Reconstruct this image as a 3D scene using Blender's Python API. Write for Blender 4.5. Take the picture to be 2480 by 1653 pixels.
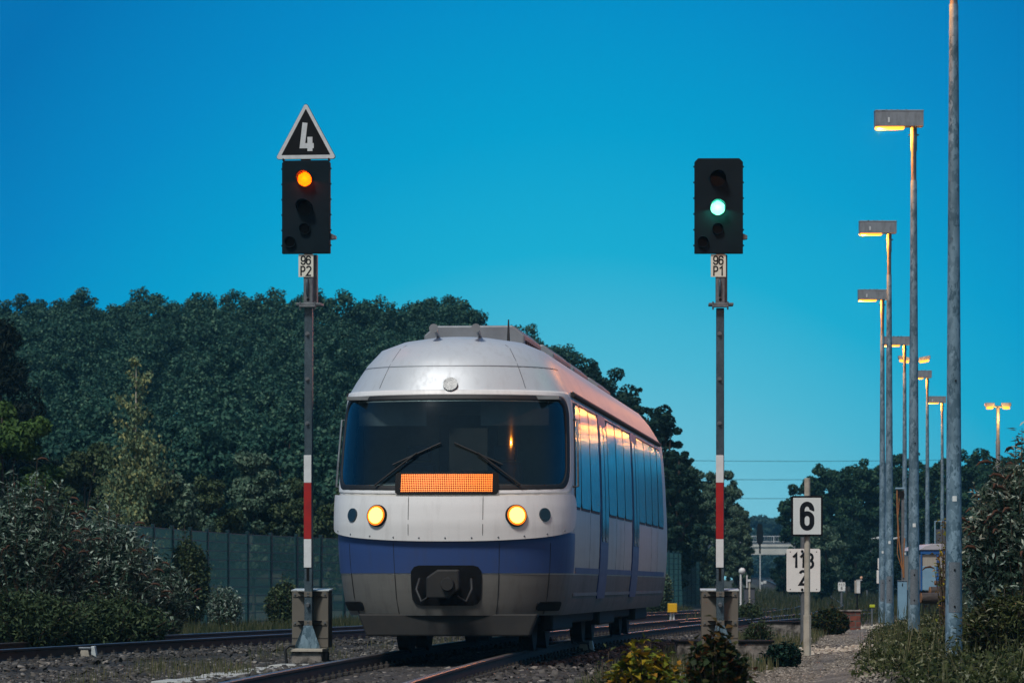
import bpy, math, random
import numpy as np
from mathutils import Vector, Matrix

for o in list(bpy.data.objects):
    bpy.data.objects.remove(o)
S = bpy.context.scene
COL = S.collection
R = math.radians
rng = np.random.default_rng(7)
random.seed(7)

# ------------------------------------------------------------------ camera
CAM_Z, F, HX, HY = 0.8, 10000.0, 1240.0, 1414.0   # metres above the rail head, focal length in photo pixels
cam_d = bpy.data.cameras.new('camera')
cam = bpy.data.objects.new('camera', cam_d); COL.objects.link(cam)
cam.location = (0, 0, CAM_Z); cam.rotation_euler = (R(90), 0, 0)
cam_d.sensor_width = 36; cam_d.lens = 36 * F / 2480
cam_d.shift_y = (HY - 826.5) / 2480
cam_d.clip_start = 1; cam_d.clip_end = 8000
cam_d.dof.use_dof = True; cam_d.dof.focus_distance = 52; cam_d.dof.aperture_fstop = 8
S.camera = cam

# ------------------------------------------------------------------ world, sun, exposure
W = bpy.data.worlds.new('World'); S.world = W; W.use_nodes = True
nt = W.node_tree; nt.nodes.clear(); N = nt.nodes.new; LK = nt.links.new
def math_node(tree, op, a=None, b=None, clamp=False):
    n = tree.nodes.new('ShaderNodeMath'); n.operation = op; n.use_clamp = clamp
    for i, v in enumerate((a, b)):
        if v is None: continue
        if isinstance(v, (int, float)): n.inputs[i].default_value = v
        else: tree.links.new(v, n.inputs[i])
    return n.outputs[0]
def ramp_node(tree, fac, stops, interp='LINEAR'):
    n = tree.nodes.new('ShaderNodeValToRGB'); n.color_ramp.interpolation = interp
    e = n.color_ramp.elements
    while len(e) < len(stops): e.new(0.5)
    for i, (p, c) in enumerate(stops):
        e[i].position = p; e[i].color = (*c, 1)
    tree.links.new(fac, n.inputs[0]); return n.outputs[0]
tc = N('ShaderNodeTexCoord'); sp = N('ShaderNodeSeparateXYZ'); LK(tc.outputs['Generated'], sp.inputs[0])
dx = math_node(nt, 'SUBTRACT', sp.outputs[0], 0.015)
dist = math_node(nt, 'ADD', sp.outputs[2], math_node(nt, 'MULTIPLY', math_node(nt, 'MULTIPLY', dx, dx), 4.2))
twilight = ramp_node(nt, math_node(nt, 'MULTIPLY', dist, 2.0, True), [
    (0.0, (.25, .61, .72)), (.06, (.17, .555, .70)), (.11, (.07, .475, .655)), (.16, (.008, .40, .62)), (.22, (.0, .325, .585)),
    (.30, (.0, .235, .53)), (.40, (.0, .16, .43)), (1.0, (.01, .13, .33))])
sky = N('ShaderNodeTexSky'); sky.sky_type = 'NISHITA'; sky.sun_disc = False
sky.sun_elevation = R(3); sky.sun_rotation = R(200); sky.ozone_density = 3.0
skym = N('ShaderNodeMix'); skym.data_type = 'RGBA'; skym.blend_type = 'MULTIPLY'; skym.inputs[0].default_value = 1
LK(sky.outputs[0], skym.inputs[6]); skym.inputs[7].default_value = (.025, .025, .025, 1)
back_add = N('ShaderNodeMix'); back_add.data_type = 'RGBA'; back_add.blend_type = 'ADD'; back_add.inputs[0].default_value = 1
LK(skym.outputs[2], back_add.inputs[6]); back_add.inputs[7].default_value = (.10, .19, .26, 1)
mr = N('ShaderNodeMapRange'); mr.interpolation_type = 'SMOOTHSTEP'
LK(sp.outputs[1], mr.inputs[0]); mr.inputs[1].default_value = .45; mr.inputs[2].default_value = -.35
mix = N('ShaderNodeMix'); mix.data_type = 'RGBA'
LK(mr.outputs[0], mix.inputs[0]); LK(twilight, mix.inputs[6]); LK(back_add.outputs[2], mix.inputs[7])
bg = N('ShaderNodeBackground'); out = N('ShaderNodeOutputWorld')
LK(mix.outputs[2], bg.inputs[0]); bg.inputs[1].default_value = 1.08; LK(bg.outputs[0], out.inputs[0])

sun_d = bpy.data.lights.new('evening_glow', 'SUN'); sun_d.energy = 2.6; sun_d.angle = R(12); sun_d.color = (1, .97, .92)
sun = bpy.data.objects.new('evening_glow', sun_d); COL.objects.link(sun)
sun.rotation_euler = (R(37), 0, R(-28))
S.view_settings.view_transform = 'Standard'; S.view_settings.look = 'None'
S.view_settings.exposure = 0; S.view_settings.gamma = 1
S.render.engine = 'CYCLES'
S.cycles.use_denoising = True
S.cycles.max_bounces = 6; S.cycles.diffuse_bounces = 3; S.cycles.glossy_bounces = 3
S.cycles.transparent_max_bounces = 8; S.cycles.sample_clamp_indirect = 4

# ------------------------------------------------------------------ helpers
def P(px, py, Z):                       # a photo pixel at distance Z
    return Vector(((px - HX) * Z / F, Z, CAM_Z - (py - HY) * Z / F))
def PX(px, Z): return (px - HX) * Z / F
def PZ(py, Z): return CAM_Z - (py - HY) * Z / F
def smooth(a, b, x):
    t = np.clip((np.asarray(x, float) - a) / (b - a), 0, 1); return t * t * (3 - 2 * t)

class MB:
    def __init__(s): s.v, s.f, s.sm = [], [], []
    def add(s, vs, fs, smooth=False):
        n = len(s.v); s.v += [tuple(v) for v in vs]
        for f in fs: s.f.append(tuple(n + i for i in f)); s.sm.append(smooth)
        return s
    def box(s, x0, x1, y0, y1, z0, z1):
        return s.add([(x0,y0,z0),(x1,y0,z0),(x1,y1,z0),(x0,y1,z0),(x0,y0,z1),(x1,y0,z1),(x1,y1,z1),(x0,y1,z1)],
                     [(3,2,1,0),(4,5,6,7),(0,1,5,4),(1,2,6,5),(2,3,7,6),(3,0,4,7)])
    def tube(s, pts, rs, n=8, cap=True, smooth=True):
        pts = [Vector(p) for p in pts]
        if not hasattr(rs, '__len__'): rs = [rs] * len(pts)
        rings, up = [], None
        for i, p in enumerate(pts):
            d = (pts[min(i+1, len(pts)-1)] - pts[max(i-1, 0)]).normalized()
            if up is None: up = Vector((1,0,0)) if abs(d.x) < .8 else Vector((0,1,0))
            a = d.cross(up).normalized(); b = d.cross(a).normalized(); up = a.cross(d).normalized()
            rings.append([p + (a*math.cos(2*math.pi*k/n) + b*math.sin(2*math.pi*k/n)) * rs[i] for k in range(n)])
        vs = [v for r in rings for v in r]
        fs = [(i*n+k, i*n+(k+1)%n, (i+1)*n+(k+1)%n, (i+1)*n+k) for i in range(len(pts)-1) for k in range(n)]
        s.add(vs, fs, smooth)
        if cap:
            s.add(rings[0], [tuple(range(n))]); s.add(rings[-1], [tuple(reversed(range(n)))])
        return s
    def cyl(s, p0, p1, r0, r1=None, n=20): return s.tube([p0, p1], [r0, r0 if r1 is None else r1], n)
    def prism(s, poly, y0, y1):          # polygon in the XZ plane, extruded along Y
        n = len(poly)
        vs = [(x, y0, z) for x, z in poly] + [(x, y1, z) for x, z in poly]
        return s.add(vs, [tuple(range(n)), tuple(reversed(range(n, 2*n)))] + [(i, i+n, (i+1)%n+n, (i+1)%n) for i in range(n)])
    def ring(s, outer, inner, y0, y1):   # flat frame between two outlines
        n = len(outer)
        vs = [(x,y0,z) for x,z in outer]+[(x,y0,z) for x,z in inner]+[(x,y1,z) for x,z in outer]+[(x,y1,z) for x,z in inner]
        fs = []
        for i in range(n):
            j = (i+1) % n
            fs += [(i,j,n+j,n+i),(2*n+i,3*n+i,3*n+j,2*n+j),(i,2*n+i,2*n+j,j),(n+i,n+j,3*n+j,3*n+i)]
        return s.add(vs, fs)
    def sphere(s, c, r, n=12, m=8, sz=1.0):
        c = Vector(c); vs = []
        for i in range(m+1):
            t = math.pi*i/m
            for k in range(n): vs.append((c.x+r*math.sin(t)*math.cos(2*math.pi*k/n), c.y+r*math.sin(t)*math.sin(2*math.pi*k/n), c.z+r*sz*math.cos(t)))
        return s.add(vs, [(i*n+k,(i+1)*n+k,(i+1)*n+(k+1)%n,i*n+(k+1)%n) for i in range(m) for k in range(n)], True)
    def build(s, name, mat, parent=None, bevel=0, seg=2, loc=None):
        me = bpy.data.meshes.new(name); me.from_pydata(s.v, [], s.f)
        me.polygons.foreach_set('use_smooth', s.sm)
        me.update()
        import bmesh
        bm = bmesh.new(); bm.from_mesh(me); bmesh.ops.recalc_face_normals(bm, faces=bm.faces); bm.to_mesh(me); bm.free()
        return link(name, me, mat, parent, bevel, seg, loc)
def link(name, me, mat, parent=None, bevel=0, seg=2, loc=None):
    o = bpy.data.objects.new(name, me); COL.objects.link(o)
    if mat: me.materials.append(mat)
    if parent: o.parent = parent
    if loc: o.location = loc
    if bevel:
        b = o.modifiers.new('bevel', 'BEVEL'); b.width = bevel; b.segments = seg; b.limit_method = 'ANGLE'; b.angle_limit = R(40)
    return o
def tag(o, label=None, cat=None, group=None, kind=None):
    for k, v in (('label', label), ('category', cat), ('group', group), ('kind', kind)):
        if v: o[k] = v
    return o
def thing(name, label, cat, loc=(0,0,0), rz=0, group=None):
    o = bpy.data.objects.new(name, None); COL.objects.link(o); o.empty_display_size = .2
    o.location = loc; o.rotation_euler = (0, 0, rz)
    return tag(o, label, cat, group)
def copy_tree(o, parent=None):
    c = o.copy(); COL.objects.link(c)
    if parent: c.parent = parent
    for ch in list(o.children): copy_tree(ch, c)
    return c
def quads(name, V, mat, parent=None, loc=None):   # V: (n,4,3) array, one leaf per quad
    V = np.ascontiguousarray(V, dtype=np.float32); n = len(V)
    me = bpy.data.meshes.new(name)
    me.vertices.add(n*4); me.loops.add(n*4); me.polygons.add(n)
    me.vertices.foreach_set('co', V.reshape(-1))
    me.loops.foreach_set('vertex_index', np.arange(n*4, dtype=np.int32))
    me.polygons.foreach_set('loop_start', np.arange(0, n*4, 4, dtype=np.int32))
    me.polygons.foreach_set('loop_total', np.full(n, 4, dtype=np.int32))
    me.update(calc_edges=True)
    return link(name, me, mat, parent, loc=loc)
def unit(a): return a / np.maximum(np.linalg.norm(a, axis=-1, keepdims=True), 1e-9)
def rdir(n): return unit(rng.normal(size=(n, 3)))
def leaves(C, D, Nn, L, Wd, fold=.25):
    B = unit(np.cross(D, Nn)); Nn = unit(np.cross(B, D)); n = len(C)
    L = np.broadcast_to(np.asarray(L, float), (n,))[:, None]; Wd = np.broadcast_to(np.asarray(Wd, float), (n,))[:, None]
    return np.stack([C - D*L/2, C + B*Wd/2 + Nn*fold*Wd - D*L*.08, C + D*L/2 - Nn*L*.12, C - B*Wd/2 + Nn*fold*Wd - D*L*.08], 1)

# ------------------------------------------------------------------ materials
def new_mat(name):
    m = bpy.data.materials.new(name); m.use_nodes = True
    t = m.node_tree; return m, t, t.nodes['Principled BSDF']
def coords(t, scale=(1,1,1), kind='Object'):
    c = t.nodes.new('ShaderNodeTexCoord'); m = t.nodes.new('ShaderNodeMapping'); m.inputs[3].default_value = scale
    t.links.new(c.outputs[kind], m.inputs[0]); return m.outputs[0]
def noise(t, co, scale, detail=5, rough=.6):
    n = t.nodes.new('ShaderNodeTexNoise'); n.inputs['Scale'].default_value = scale; n.inputs['Detail'].default_value = detail
    n.inputs['Roughness'].default_value = rough; t.links.new(co, n.inputs['Vector']); return n.outputs['Fac']
def bump(t, b, h, strength=.3, dist=.01):
    n = t.nodes.new('ShaderNodeBump'); n.inputs['Strength'].default_value = strength; n.inputs['Distance'].default_value = dist
    t.links.new(h, n.inputs['Height']); t.links.new(n.outputs[0], b.inputs['Normal'])
def mixc(t, f, a, b):
    n = t.nodes.new('ShaderNodeMix'); n.data_type = 'RGBA'
    for i, v in ((0, f), (6, a), (7, b)):
        if isinstance(v, (int, float)): n.inputs[i].default_value = v
        elif isinstance(v, tuple): n.inputs[i].default_value = (*v, 1)
        else: t.links.new(v, n.inputs[i])
    return n.outputs[2]
def paint(name, c, c2=None, rough=.45, metal=0, scale=6, lo=.4, hi=.7, spec=.5, bmp=0, coat=0, sc3=(1,1,1)):
    m, t, b = new_mat(name); co = coords(t, sc3)
    c2 = c2 or tuple(x*.72 for x in c)
    f = ramp_node(t, noise(t, co, scale), [(lo, (0,0,0)), (hi, (1,1,1))])
    fine = noise(t, co, scale*9, 3)
    col = mixc(t, f, c, c2)
    col = mixc(t, math_node(t, 'MULTIPLY', fine, .25), col, tuple(x*.6 for x in c2))
    t.links.new(col, b.inputs['Base Color'])
    b.inputs['Metallic'].default_value = metal; b.inputs['Specular IOR Level'].default_value = spec
    t.links.new(math_node(t, 'ADD', math_node(t, 'MULTIPLY', fine, .2), rough-.1), b.inputs['Roughness'])
    if coat: b.inputs['Coat Weight'].default_value = coat; b.inputs['Coat Roughness'].default_value = .08
    if bmp: bump(t, b, noise(t, co, scale*5), bmp, .01)
    return m
def galv(name, c1, c2, scale, rough=.45):
    m, t, b = new_mat(name); co = coords(t, (1, 1, .55))
    v = t.nodes.new('ShaderNodeTexVoronoi'); v.inputs['Scale'].default_value = scale; t.links.new(co, v.inputs['Vector'])
    v.inputs['Randomness'].default_value = 1
    wob = t.nodes.new('ShaderNodeTexNoise'); wob.inputs['Scale'].default_value = scale*1.2; wob.inputs['Detail'].default_value = 4
    t.links.new(co, wob.inputs['Vector'])
    mx = t.nodes.new('ShaderNodeMix'); mx.data_type = 'VECTOR'; mx.inputs[0].default_value = .16
    t.links.new(co, mx.inputs[4]); t.links.new(wob.outputs['Color'], mx.inputs[5]); t.links.new(mx.outputs[1], v.inputs['Vector'])
    sv = t.nodes.new('ShaderNodeSeparateColor'); t.links.new(v.outputs['Color'], sv.inputs[0])
    f = ramp_node(t, sv.outputs[0], [(.0, c1), (.5, tuple((a+bb)/2 for a, bb in zip(c1, c2))), (1, c2)])
    big = noise(t, coords(t, (1,1,.35)), 2.2, 5)
    col = mixc(t, ramp_node(t, big, [(.45, (0,0,0)), (.75, (1,1,1))]), f, tuple(x*.7 for x in c1))
    t.links.new(col, b.inputs['Base Color']); b.inputs['Metallic'].default_value = .35
    t.links.new(math_node(t, 'ADD', math_node(t, 'MULTIPLY', sv.outputs[1], .25), rough-.1), b.inputs['Roughness'])
    return m
def leafmat(name, stops, rough=.6, spec=.12, trans=.15):
    m, t, b = new_mat(name)
    g = t.nodes.new('ShaderNodeNewGeometry')
    oi = t.nodes.new('ShaderNodeObjectInfo')
    f = math_node(t, 'ADD', math_node(t, 'MULTIPLY', g.outputs['Random Per Island'], .85), math_node(t, 'MULTIPLY', oi.outputs['Random'], .15))
    col = ramp_node(t, f, stops)
    t.links.new(col, b.inputs['Base Color']); b.inputs['Roughness'].default_value = rough; b.inputs['Specular IOR Level'].default_value = spec
    tr = t.nodes.new('ShaderNodeBsdfTranslucent'); t.links.new(col, tr.inputs[0])
    ms = t.nodes.new('ShaderNodeMixShader'); ms.inputs[0].default_value = trans
    t.links.new(b.outputs[0], ms.inputs[1]); t.links.new(tr.outputs[0], ms.inputs[2])
    t.links.new(ms.outputs[0], t.nodes['Material Output'].inputs[0])
    return m
def glow(name, c, strength):
    m, t, b = new_mat(name)
    b.inputs['Base Color'].default_value = (*[min(1, x*.5) for x in c], 1)
    b.inputs['Emission Color'].default_value = (*c, 1); b.inputs['Emission Strength'].default_value = strength
    return m

M = {}
M['galv'] = galv('galvanised steel', (.075,.14,.185), (.30,.43,.52), 20)
M['galv_mast'] = galv('weathered galvanised mast', (.030,.052,.068), (.10,.145,.175), 60)
M['galv_dull'] = paint('dull zinc', (.11,.125,.14), (.19,.21,.225), .5, .3, 14)
M['signal_dark'] = paint('signal head dark paint', (.003,.010,.015), (.006,.014,.020), .6, 0, 3, spec=.12)
M['black'] = paint('black paint', (.006,.006,.007), (.011,.011,.012), .6, 0, 8, spec=.15)
M['black_trim'] = paint('black rubber', (.008,.008,.009), (.015,.015,.015), .6, 0, 8)
M['letter'] = paint('black lettering', (.006,.008,.011), (.012,.013,.016), .5, 0, 8, spec=.2)
M['letter_white'] = paint('white lettering', (.62,.66,.68), (.5,.54,.56), .5, 0, 12)
M['board'] = paint('white sign board', (.80,.82,.80), (.66,.69,.67), .38, 0, 5, .5, .85)
M['board_cream'] = paint('cream id plate', (.74,.74,.64), (.62,.62,.53), .45, 0, 9, .5, .85)
M['plate_white'] = paint('white mast plate', (.78,.79,.80), (.66,.67,.68), .4, 0, 7)
M['plate_red'] = paint('red mast plate', (.42,.012,.012), (.30,.01,.012), .4, 0, 7)
M['cabinet'] = paint('beige cabinet paint', (.165,.148,.124), (.125,.112,.092), .5, 0, 3, .35, .8, .25)
M['cabinet_lid'] = paint('pale dirty lid', (.62,.66,.66), (.20,.20,.19), .5, 0, 16, .55, .75)
M['concrete'] = paint('pale weathered concrete', (.52,.47,.39), (.30,.265,.21), .8, 0, 7, .45, .8, .3, .4)
M['concrete_dark'] = paint('dark stained concrete', (.30,.27,.24), (.05,.045,.04), .85, 0, 7, .40, .62, .3, .8)
M['concrete_deck'] = paint('bridge concrete', (.66,.63,.56), (.52,.50,.45), .8, 0, .7)
M['bridge_dark'] = paint('dark blue grey coat', (.06,.07,.085), (.09,.10,.12), .7, 0, .7)  # plain dark blue grey tone for girder, cabinet, hut and frame panel
M['rail_rust'] = paint('rusted rail steel', (.060,.040,.028), (.035,.024,.018), .7, .2, 9, bmp=.2, sc3=(1,.2,1))
M['rail_top'] = paint('worn rail head', (.24,.20,.17), (.13,.10,.08), .35, .7, 5, sc3=(1,.1,1))
M['sleeper'] = paint('dark oily sleeper', (.055,.047,.04), (.028,.024,.021), .8, 0, 6, bmp=.4)
M['trough'] = paint('pale cable trough lid', (.50,.50,.46), (.34,.33,.30), .8, 0, 5, .4, .75, .3, .3)
M['brick'] = None
M['fence'] = paint('dark green fence coating', (.005,.036,.042), (.004,.026,.031), .5, 0, 4, spec=.25)
M['yellow'] = paint('yellow plastic', (.80,.46,.015), (.66,.36,.012), .4, 0, 5)
M['white_paint'] = paint('white paint', (.74,.75,.74), (.55,.56,.55), .5, 0, 6)
M['blue_paint'] = paint('blue wagon paint', (.012,.11,.36), (.010,.08,.27), .45, 0, 3)
M['light_blue'] = paint('light blue paint', (.22,.38,.50), (.17,.30,.41), .5, 0, 3)
M['beige'] = paint('beige panel', (.42,.38,.32), (.33,.30,.25), .6, 0, 3, sc3=(8,1,1))
M['wood'] = paint('timber and lamplit rope', (.34,.15,.05), (.20,.085,.03), .7, 0, 6, sc3=(4,4,.5))
M['dark_wood'] = paint('dark damp log', (.035,.026,.022), (.09,.07,.06), .8, 0, 9, bmp=.6, sc3=(.5,2,2))
M['red_paint'] = paint('red machine paint', (.42,.06,.03), (.30,.04,.02), .5, 0, 3)
M['bark'] = paint('bark', (.075,.058,.045), (.035,.028,.022), .9, 0, 5, bmp=.6, sc3=(3,3,.6))
M['birch'] = paint('birch bark', (.55,.50,.40), (.06,.05,.04), .8, 0, 7, .58, .64, sc3=(1,1,2.5))
M['panicle'] = paint('dry brown flower panicle', (.085,.035,.016), (.05,.02,.01), .9, 0, 30)
M['twig'] = paint('brown twig', (.10,.065,.04), (.06,.04,.025), .8, 0, 20)
# leaves
M['wood_leaf'] = leafmat('hillside leaves', [(0,(.011,.046,.034)),(.5,(.026,.080,.054)),(.85,(.056,.128,.080)),(1,(.11,.19,.115))])
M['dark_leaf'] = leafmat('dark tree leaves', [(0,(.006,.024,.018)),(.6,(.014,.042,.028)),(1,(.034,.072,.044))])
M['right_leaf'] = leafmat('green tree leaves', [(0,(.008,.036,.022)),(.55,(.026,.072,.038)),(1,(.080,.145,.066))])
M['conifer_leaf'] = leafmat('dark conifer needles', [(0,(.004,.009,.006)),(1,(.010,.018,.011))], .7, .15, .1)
M['bright_leaf'] = leafmat('bright green leaves', [(0,(.035,.075,.018)),(.6,(.065,.125,.03)),(1,(.11,.17,.04))])
M['willow_leaf'] = leafmat('willow leaves', [(0,(.034,.078,.050)),(.6,(.088,.15,.098)),(1,(.21,.28,.19))])
M['birch_leaf'] = leafmat('birch leaves', [(0,(.07,.13,.075)),(.6,(.17,.23,.12)),(1,(.36,.34,.13))])
M['shrub_leaf'] = leafmat('shrub leaves', [(0,(.025,.048,.022)),(.6,(.058,.090,.040)),(1,(.12,.15,.07))])
M['buddleia_leaf'] = leafmat('buddleia leaves', [(0,(.018,.046,.032)),(.42,(.070,.12,.080)),(.68,(.20,.27,.21)),(1,(.54,.62,.54))])
M['under_leaf'] = leafmat('undergrowth leaves', [(0,(.014,.024,.007)),(.55,(.042,.056,.016)),(.84,(.10,.11,.042)),(1,(.42,.42,.30))])
M['autumn_leaf'] = leafmat('yellowing bramble leaves', [(0,(.05,.08,.012)),(.4,(.15,.17,.018)),(.75,(.34,.23,.015)),(1,(.36,.11,.02))])
M['dusky_leaf'] = leafmat('dark reddish bramble leaves', [(0,(.012,.026,.010)),(.6,(.036,.052,.016)),(.86,(.085,.050,.014)),(1,(.13,.04,.015))])
M['grass'] = leafmat('dry mixed grass', [(0,(.030,.046,.016)),(.5,(.070,.078,.032)),(1,(.22,.19,.10))], .7, .15)
M['grass_dark'] = leafmat('dull verge grass', [(0,(.016,.030,.013)),(.55,(.038,.050,.022)),(1,(.12,.115,.06))], .7, .1)
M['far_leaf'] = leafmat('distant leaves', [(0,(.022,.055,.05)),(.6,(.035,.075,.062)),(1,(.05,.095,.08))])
# train
def livery(name, c, rough=.36, dirt=(.10,.085,.065), amt=.55, metal=0):
    m, t, b = new_mat(name); co = coords(t)
    streak = noise(t, coords(t, (5,5,.35)), 2.2, 6, .65); blot = noise(t, co, .9, 6); low = noise(t, coords(t, (1,.4,6)), 1.6, 5)
    sp = t.nodes.new('ShaderNodeSeparateXYZ'); cc = t.nodes.new('ShaderNodeTexCoord'); t.links.new(cc.outputs['Object'], sp.inputs[0])
    splash = t.nodes.new('ShaderNodeMapRange'); t.links.new(math_node(t, 'ADD', sp.outputs[2], math_node(t, 'MULTIPLY', low, .8)), splash.inputs[0])
    splash.inputs[1].default_value = 2.1; splash.inputs[2].default_value = .9
    f = ramp_node(t, streak, [(.50,(0,0,0)),(.80,(1,1,1))])
    d = math_node(t, 'ADD', math_node(t, 'MULTIPLY', f, .35), math_node(t, 'MULTIPLY', splash.outputs[0], .45))
    d = math_node(t, 'ADD', d, math_node(t, 'MULTIPLY', ramp_node(t, blot, [(.5,(0,0,0)),(.8,(1,1,1))]), .22))
    t.links.new(mixc(t, math_node(t, 'MULTIPLY', d, amt, True), c, dirt), b.inputs['Base Color'])
    t.links.new(math_node(t, 'ADD', math_node(t, 'MULTIPLY', d, .35), rough, True), b.inputs['Roughness'])
    b.inputs['Metallic'].default_value = metal
    return m
M['train_white'] = livery('train white paint', (.74,.73,.72))
M['train_beige'] = livery('train pale side paint', (.58,.54,.48), .30)
M['train_blue'] = livery('train blue paint', (.030,.075,.24), .34, (.05,.045,.045), .6)
M['train_skirt'] = livery('train grey skirt', (.20,.195,.18), .5, (.035,.03,.026), .9)
M['train_roof'] = livery('train silver roof', (.50,.53,.56), .42, (.16,.15,.14), .6, .15)
M['train_gear'] = paint('roof equipment', (.22,.24,.26), (.15,.16,.18), .5, .2, 2)
M['under_black'] = paint('running gear black', (.010,.010,.010), (.022,.019,.016), .7, 0, 4)
M['glass'] = paint('dark tinted glass', (.012,.030,.045), (.016,.036,.052), .14, 0, .8, spec=.6)
M['reflector'] = paint('peach reflector', (.70,.42,.28), (.6,.34,.2), .3, 0, 9)
M['lime'] = paint('fluorescent yellow', (.55,.62,.02), (.40,.45,.02), .4, 0, 30)
M['slab_pink'] = paint('pinkish slab', (.26,.21,.20), (.18,.15,.14), .7, 0, 3, .35, .75, .3, .4)
# lights
def clear_glass():
    m = bpy.data.materials.new('clear cab glass'); m.use_nodes = True; t = m.node_tree; t.nodes.clear()
    o = t.nodes.new('ShaderNodeOutputMaterial'); mx = t.nodes.new('ShaderNodeMixShader'); tr = t.nodes.new('ShaderNodeBsdfTransparent'); gl = t.nodes.new('ShaderNodeBsdfGlossy')
    tr.inputs[0].default_value = (.62,.74,.76,1); gl.inputs['Roughness'].default_value = .06; gl.inputs[0].default_value = (.9,.95,1,1)
    fr = t.nodes.new('ShaderNodeFresnel'); fr.inputs[0].default_value = 1.65
    t.links.new(fr.outputs[0], mx.inputs[0]); t.links.new(tr.outputs[0], mx.inputs[1]); t.links.new(gl.outputs[0], mx.inputs[2]); t.links.new(mx.outputs[0], o.inputs[0])
    return m
M['clear_glass'] = clear_glass()
M['cab_dark'] = paint('cab desk', (.035,.04,.045), (.05,.055,.06), .6, 0, 5)
M['cab_grey'] = paint('cab lining', (.20,.22,.23), (.15,.165,.17), .7, 0, 3)
M['cab_blue'] = paint('cab upholstery', (.03,.05,.10), (.02,.035,.07), .8, 0, 12)
M['head_led'] = glow('headlight glow', (1, .55, .06), 7)
M['head_halo'] = glow('headlight halo glow', (1, .22, .01), 1.1)
M['disp_led'] = glow('orange matrix glow', (1, .20, .02), 2.6)
M['amber_led'] = glow('orange signal glow', (1, .31, .0), 2.3)
M['amber_back'] = glow('orange lens glow', (1, .05, .0), 1.3)
M['green_led'] = glow('green signal glow', (.62, 1, .74), 1.5)
M['green_back'] = glow('green lens glow', (.02, .85, .50), 1.0)
M['sodium'] = glow('sodium lamp glow', (1, .31, .03), 2.7)
M['lens_dark'] = paint('dark signal lens', (.001,.002,.003), (.004,.006,.007), .35, 0, 30, spec=.1)

def ground_mat():
    m, t, b = new_mat('soil and gravel'); co = coords(t)
    f1 = noise(t, co, .5, 8); f2 = noise(t, co, 18, 6, .75)
    v = t.nodes.new('ShaderNodeTexVoronoi'); v.inputs['Scale'].default_value = 16; t.links.new(co, v.inputs['Vector'])
    c = mixc(t, ramp_node(t, f1, [(.42,(0,0,0)),(.58,(1,1,1))]), (.060,.050,.036), (.045,.050,.022))
    c = mixc(t, ramp_node(t, f2, [(.45,(0,0,0)),(.8,(1,1,1))]), c, (.12,.105,.08))
    t.links.new(c, b.inputs['Base Color']); b.inputs['Roughness'].default_value = .95
    bump(t, b, math_node(t, 'ADD', f2, v.outputs['Distance']), .7, .04)
    return m
M['ground'] = ground_mat()
def gravel_mat(name, a, b_, c3, scale):
    m, t, b = new_mat(name); co = coords(t)
    v = t.nodes.new('ShaderNodeTexVoronoi'); v.inputs['Scale'].default_value = scale; t.links.new(co, v.inputs['Vector'])
    sv = t.nodes.new('ShaderNodeSeparateColor'); t.links.new(v.outputs['Color'], sv.inputs[0])
    c = ramp_node(t, sv.outputs[0], [(0, a), (.6, b_), (1, c3)])
    c = mixc(t, ramp_node(t, noise(t, co, 1.1, 6), [(.45,(0,0,0)),(.65,(1,1,1))]), c, tuple(x*.55 for x in b_))
    t.links.new(c, b.inputs['Base Color']); b.inputs['Roughness'].default_value = .95
    bump(t, b, v.outputs['Distance'], .9, .03); return m
M['ballast'] = gravel_mat('ballast bed', (.022,.019,.017), (.042,.037,.032), (.08,.07,.06), 20)
M['path'] = gravel_mat('gravel path', (.10,.088,.07), (.17,.15,.125), (.32,.28,.23), 30)
def stone_mat():
    m, t, b = new_mat('ballast stones')
    g = t.nodes.new('ShaderNodeNewGeometry')
    c = ramp_node(t, g.outputs['Random Per Island'], [(0,(.018,.016,.014)),(.6,(.050,.044,.039)),(.9,(.11,.098,.085)),(1,(.26,.23,.20))])
    t.links.new(c, b.inputs['Base Color']); b.inputs['Roughness'].default_value = .85; return m
M['stone'] = stone_mat()
def rubble_mat(a=(.22,.19,.15), b_=(.42,.37,.29), c_=(.60,.55,.45)):
    m, t, b = new_mat('pale rubble stones')
    g = t.nodes.new('ShaderNodeNewGeometry')
    c = ramp_node(t, g.outputs['Random Per Island'], [(0,a),(.6,b_),(1,c_)])
    t.links.new(c, b.inputs['Base Color']); b.inputs['Roughness'].default_value = .9; return m
M['rubble'] = rubble_mat()
M['path_stone'] = rubble_mat((.08,.068,.052),(.17,.145,.115),(.34,.30,.25))
def brick_mat():
    m, t, b = new_mat('old red brick'); co = coords(t)
    br = t.nodes.new('ShaderNodeTexBrick'); br.inputs['Scale'].default_value = 1
    br.inputs['Brick Width'].default_value = .26; br.inputs['Row Height'].default_value = .13; br.inputs['Mortar Size'].default_value = .014
    mp = t.nodes.new('ShaderNodeMapping'); mp.inputs[2].default_value = (R(90), 0, 0); t.links.new(co, mp.inputs[0])
    t.links.new(mp.outputs[0], br.inputs['Vector'])
    br.inputs['Color1'].default_value = (.22,.055,.03,1); br.inputs['Color2'].default_value = (.13,.04,.025,1); br.inputs['Mortar'].default_value = (.10,.09,.08,1)
    c = mixc(t, ramp_node(t, noise(t, co, 5), [(.45,(0,0,0)),(.7,(1,1,1))]), br.outputs[0], (.03,.022,.02))
    t.links.new(c, b.inputs['Base Color']); b.inputs['Roughness'].default_value = .9; return m
M['brick'] = brick_mat()

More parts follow.
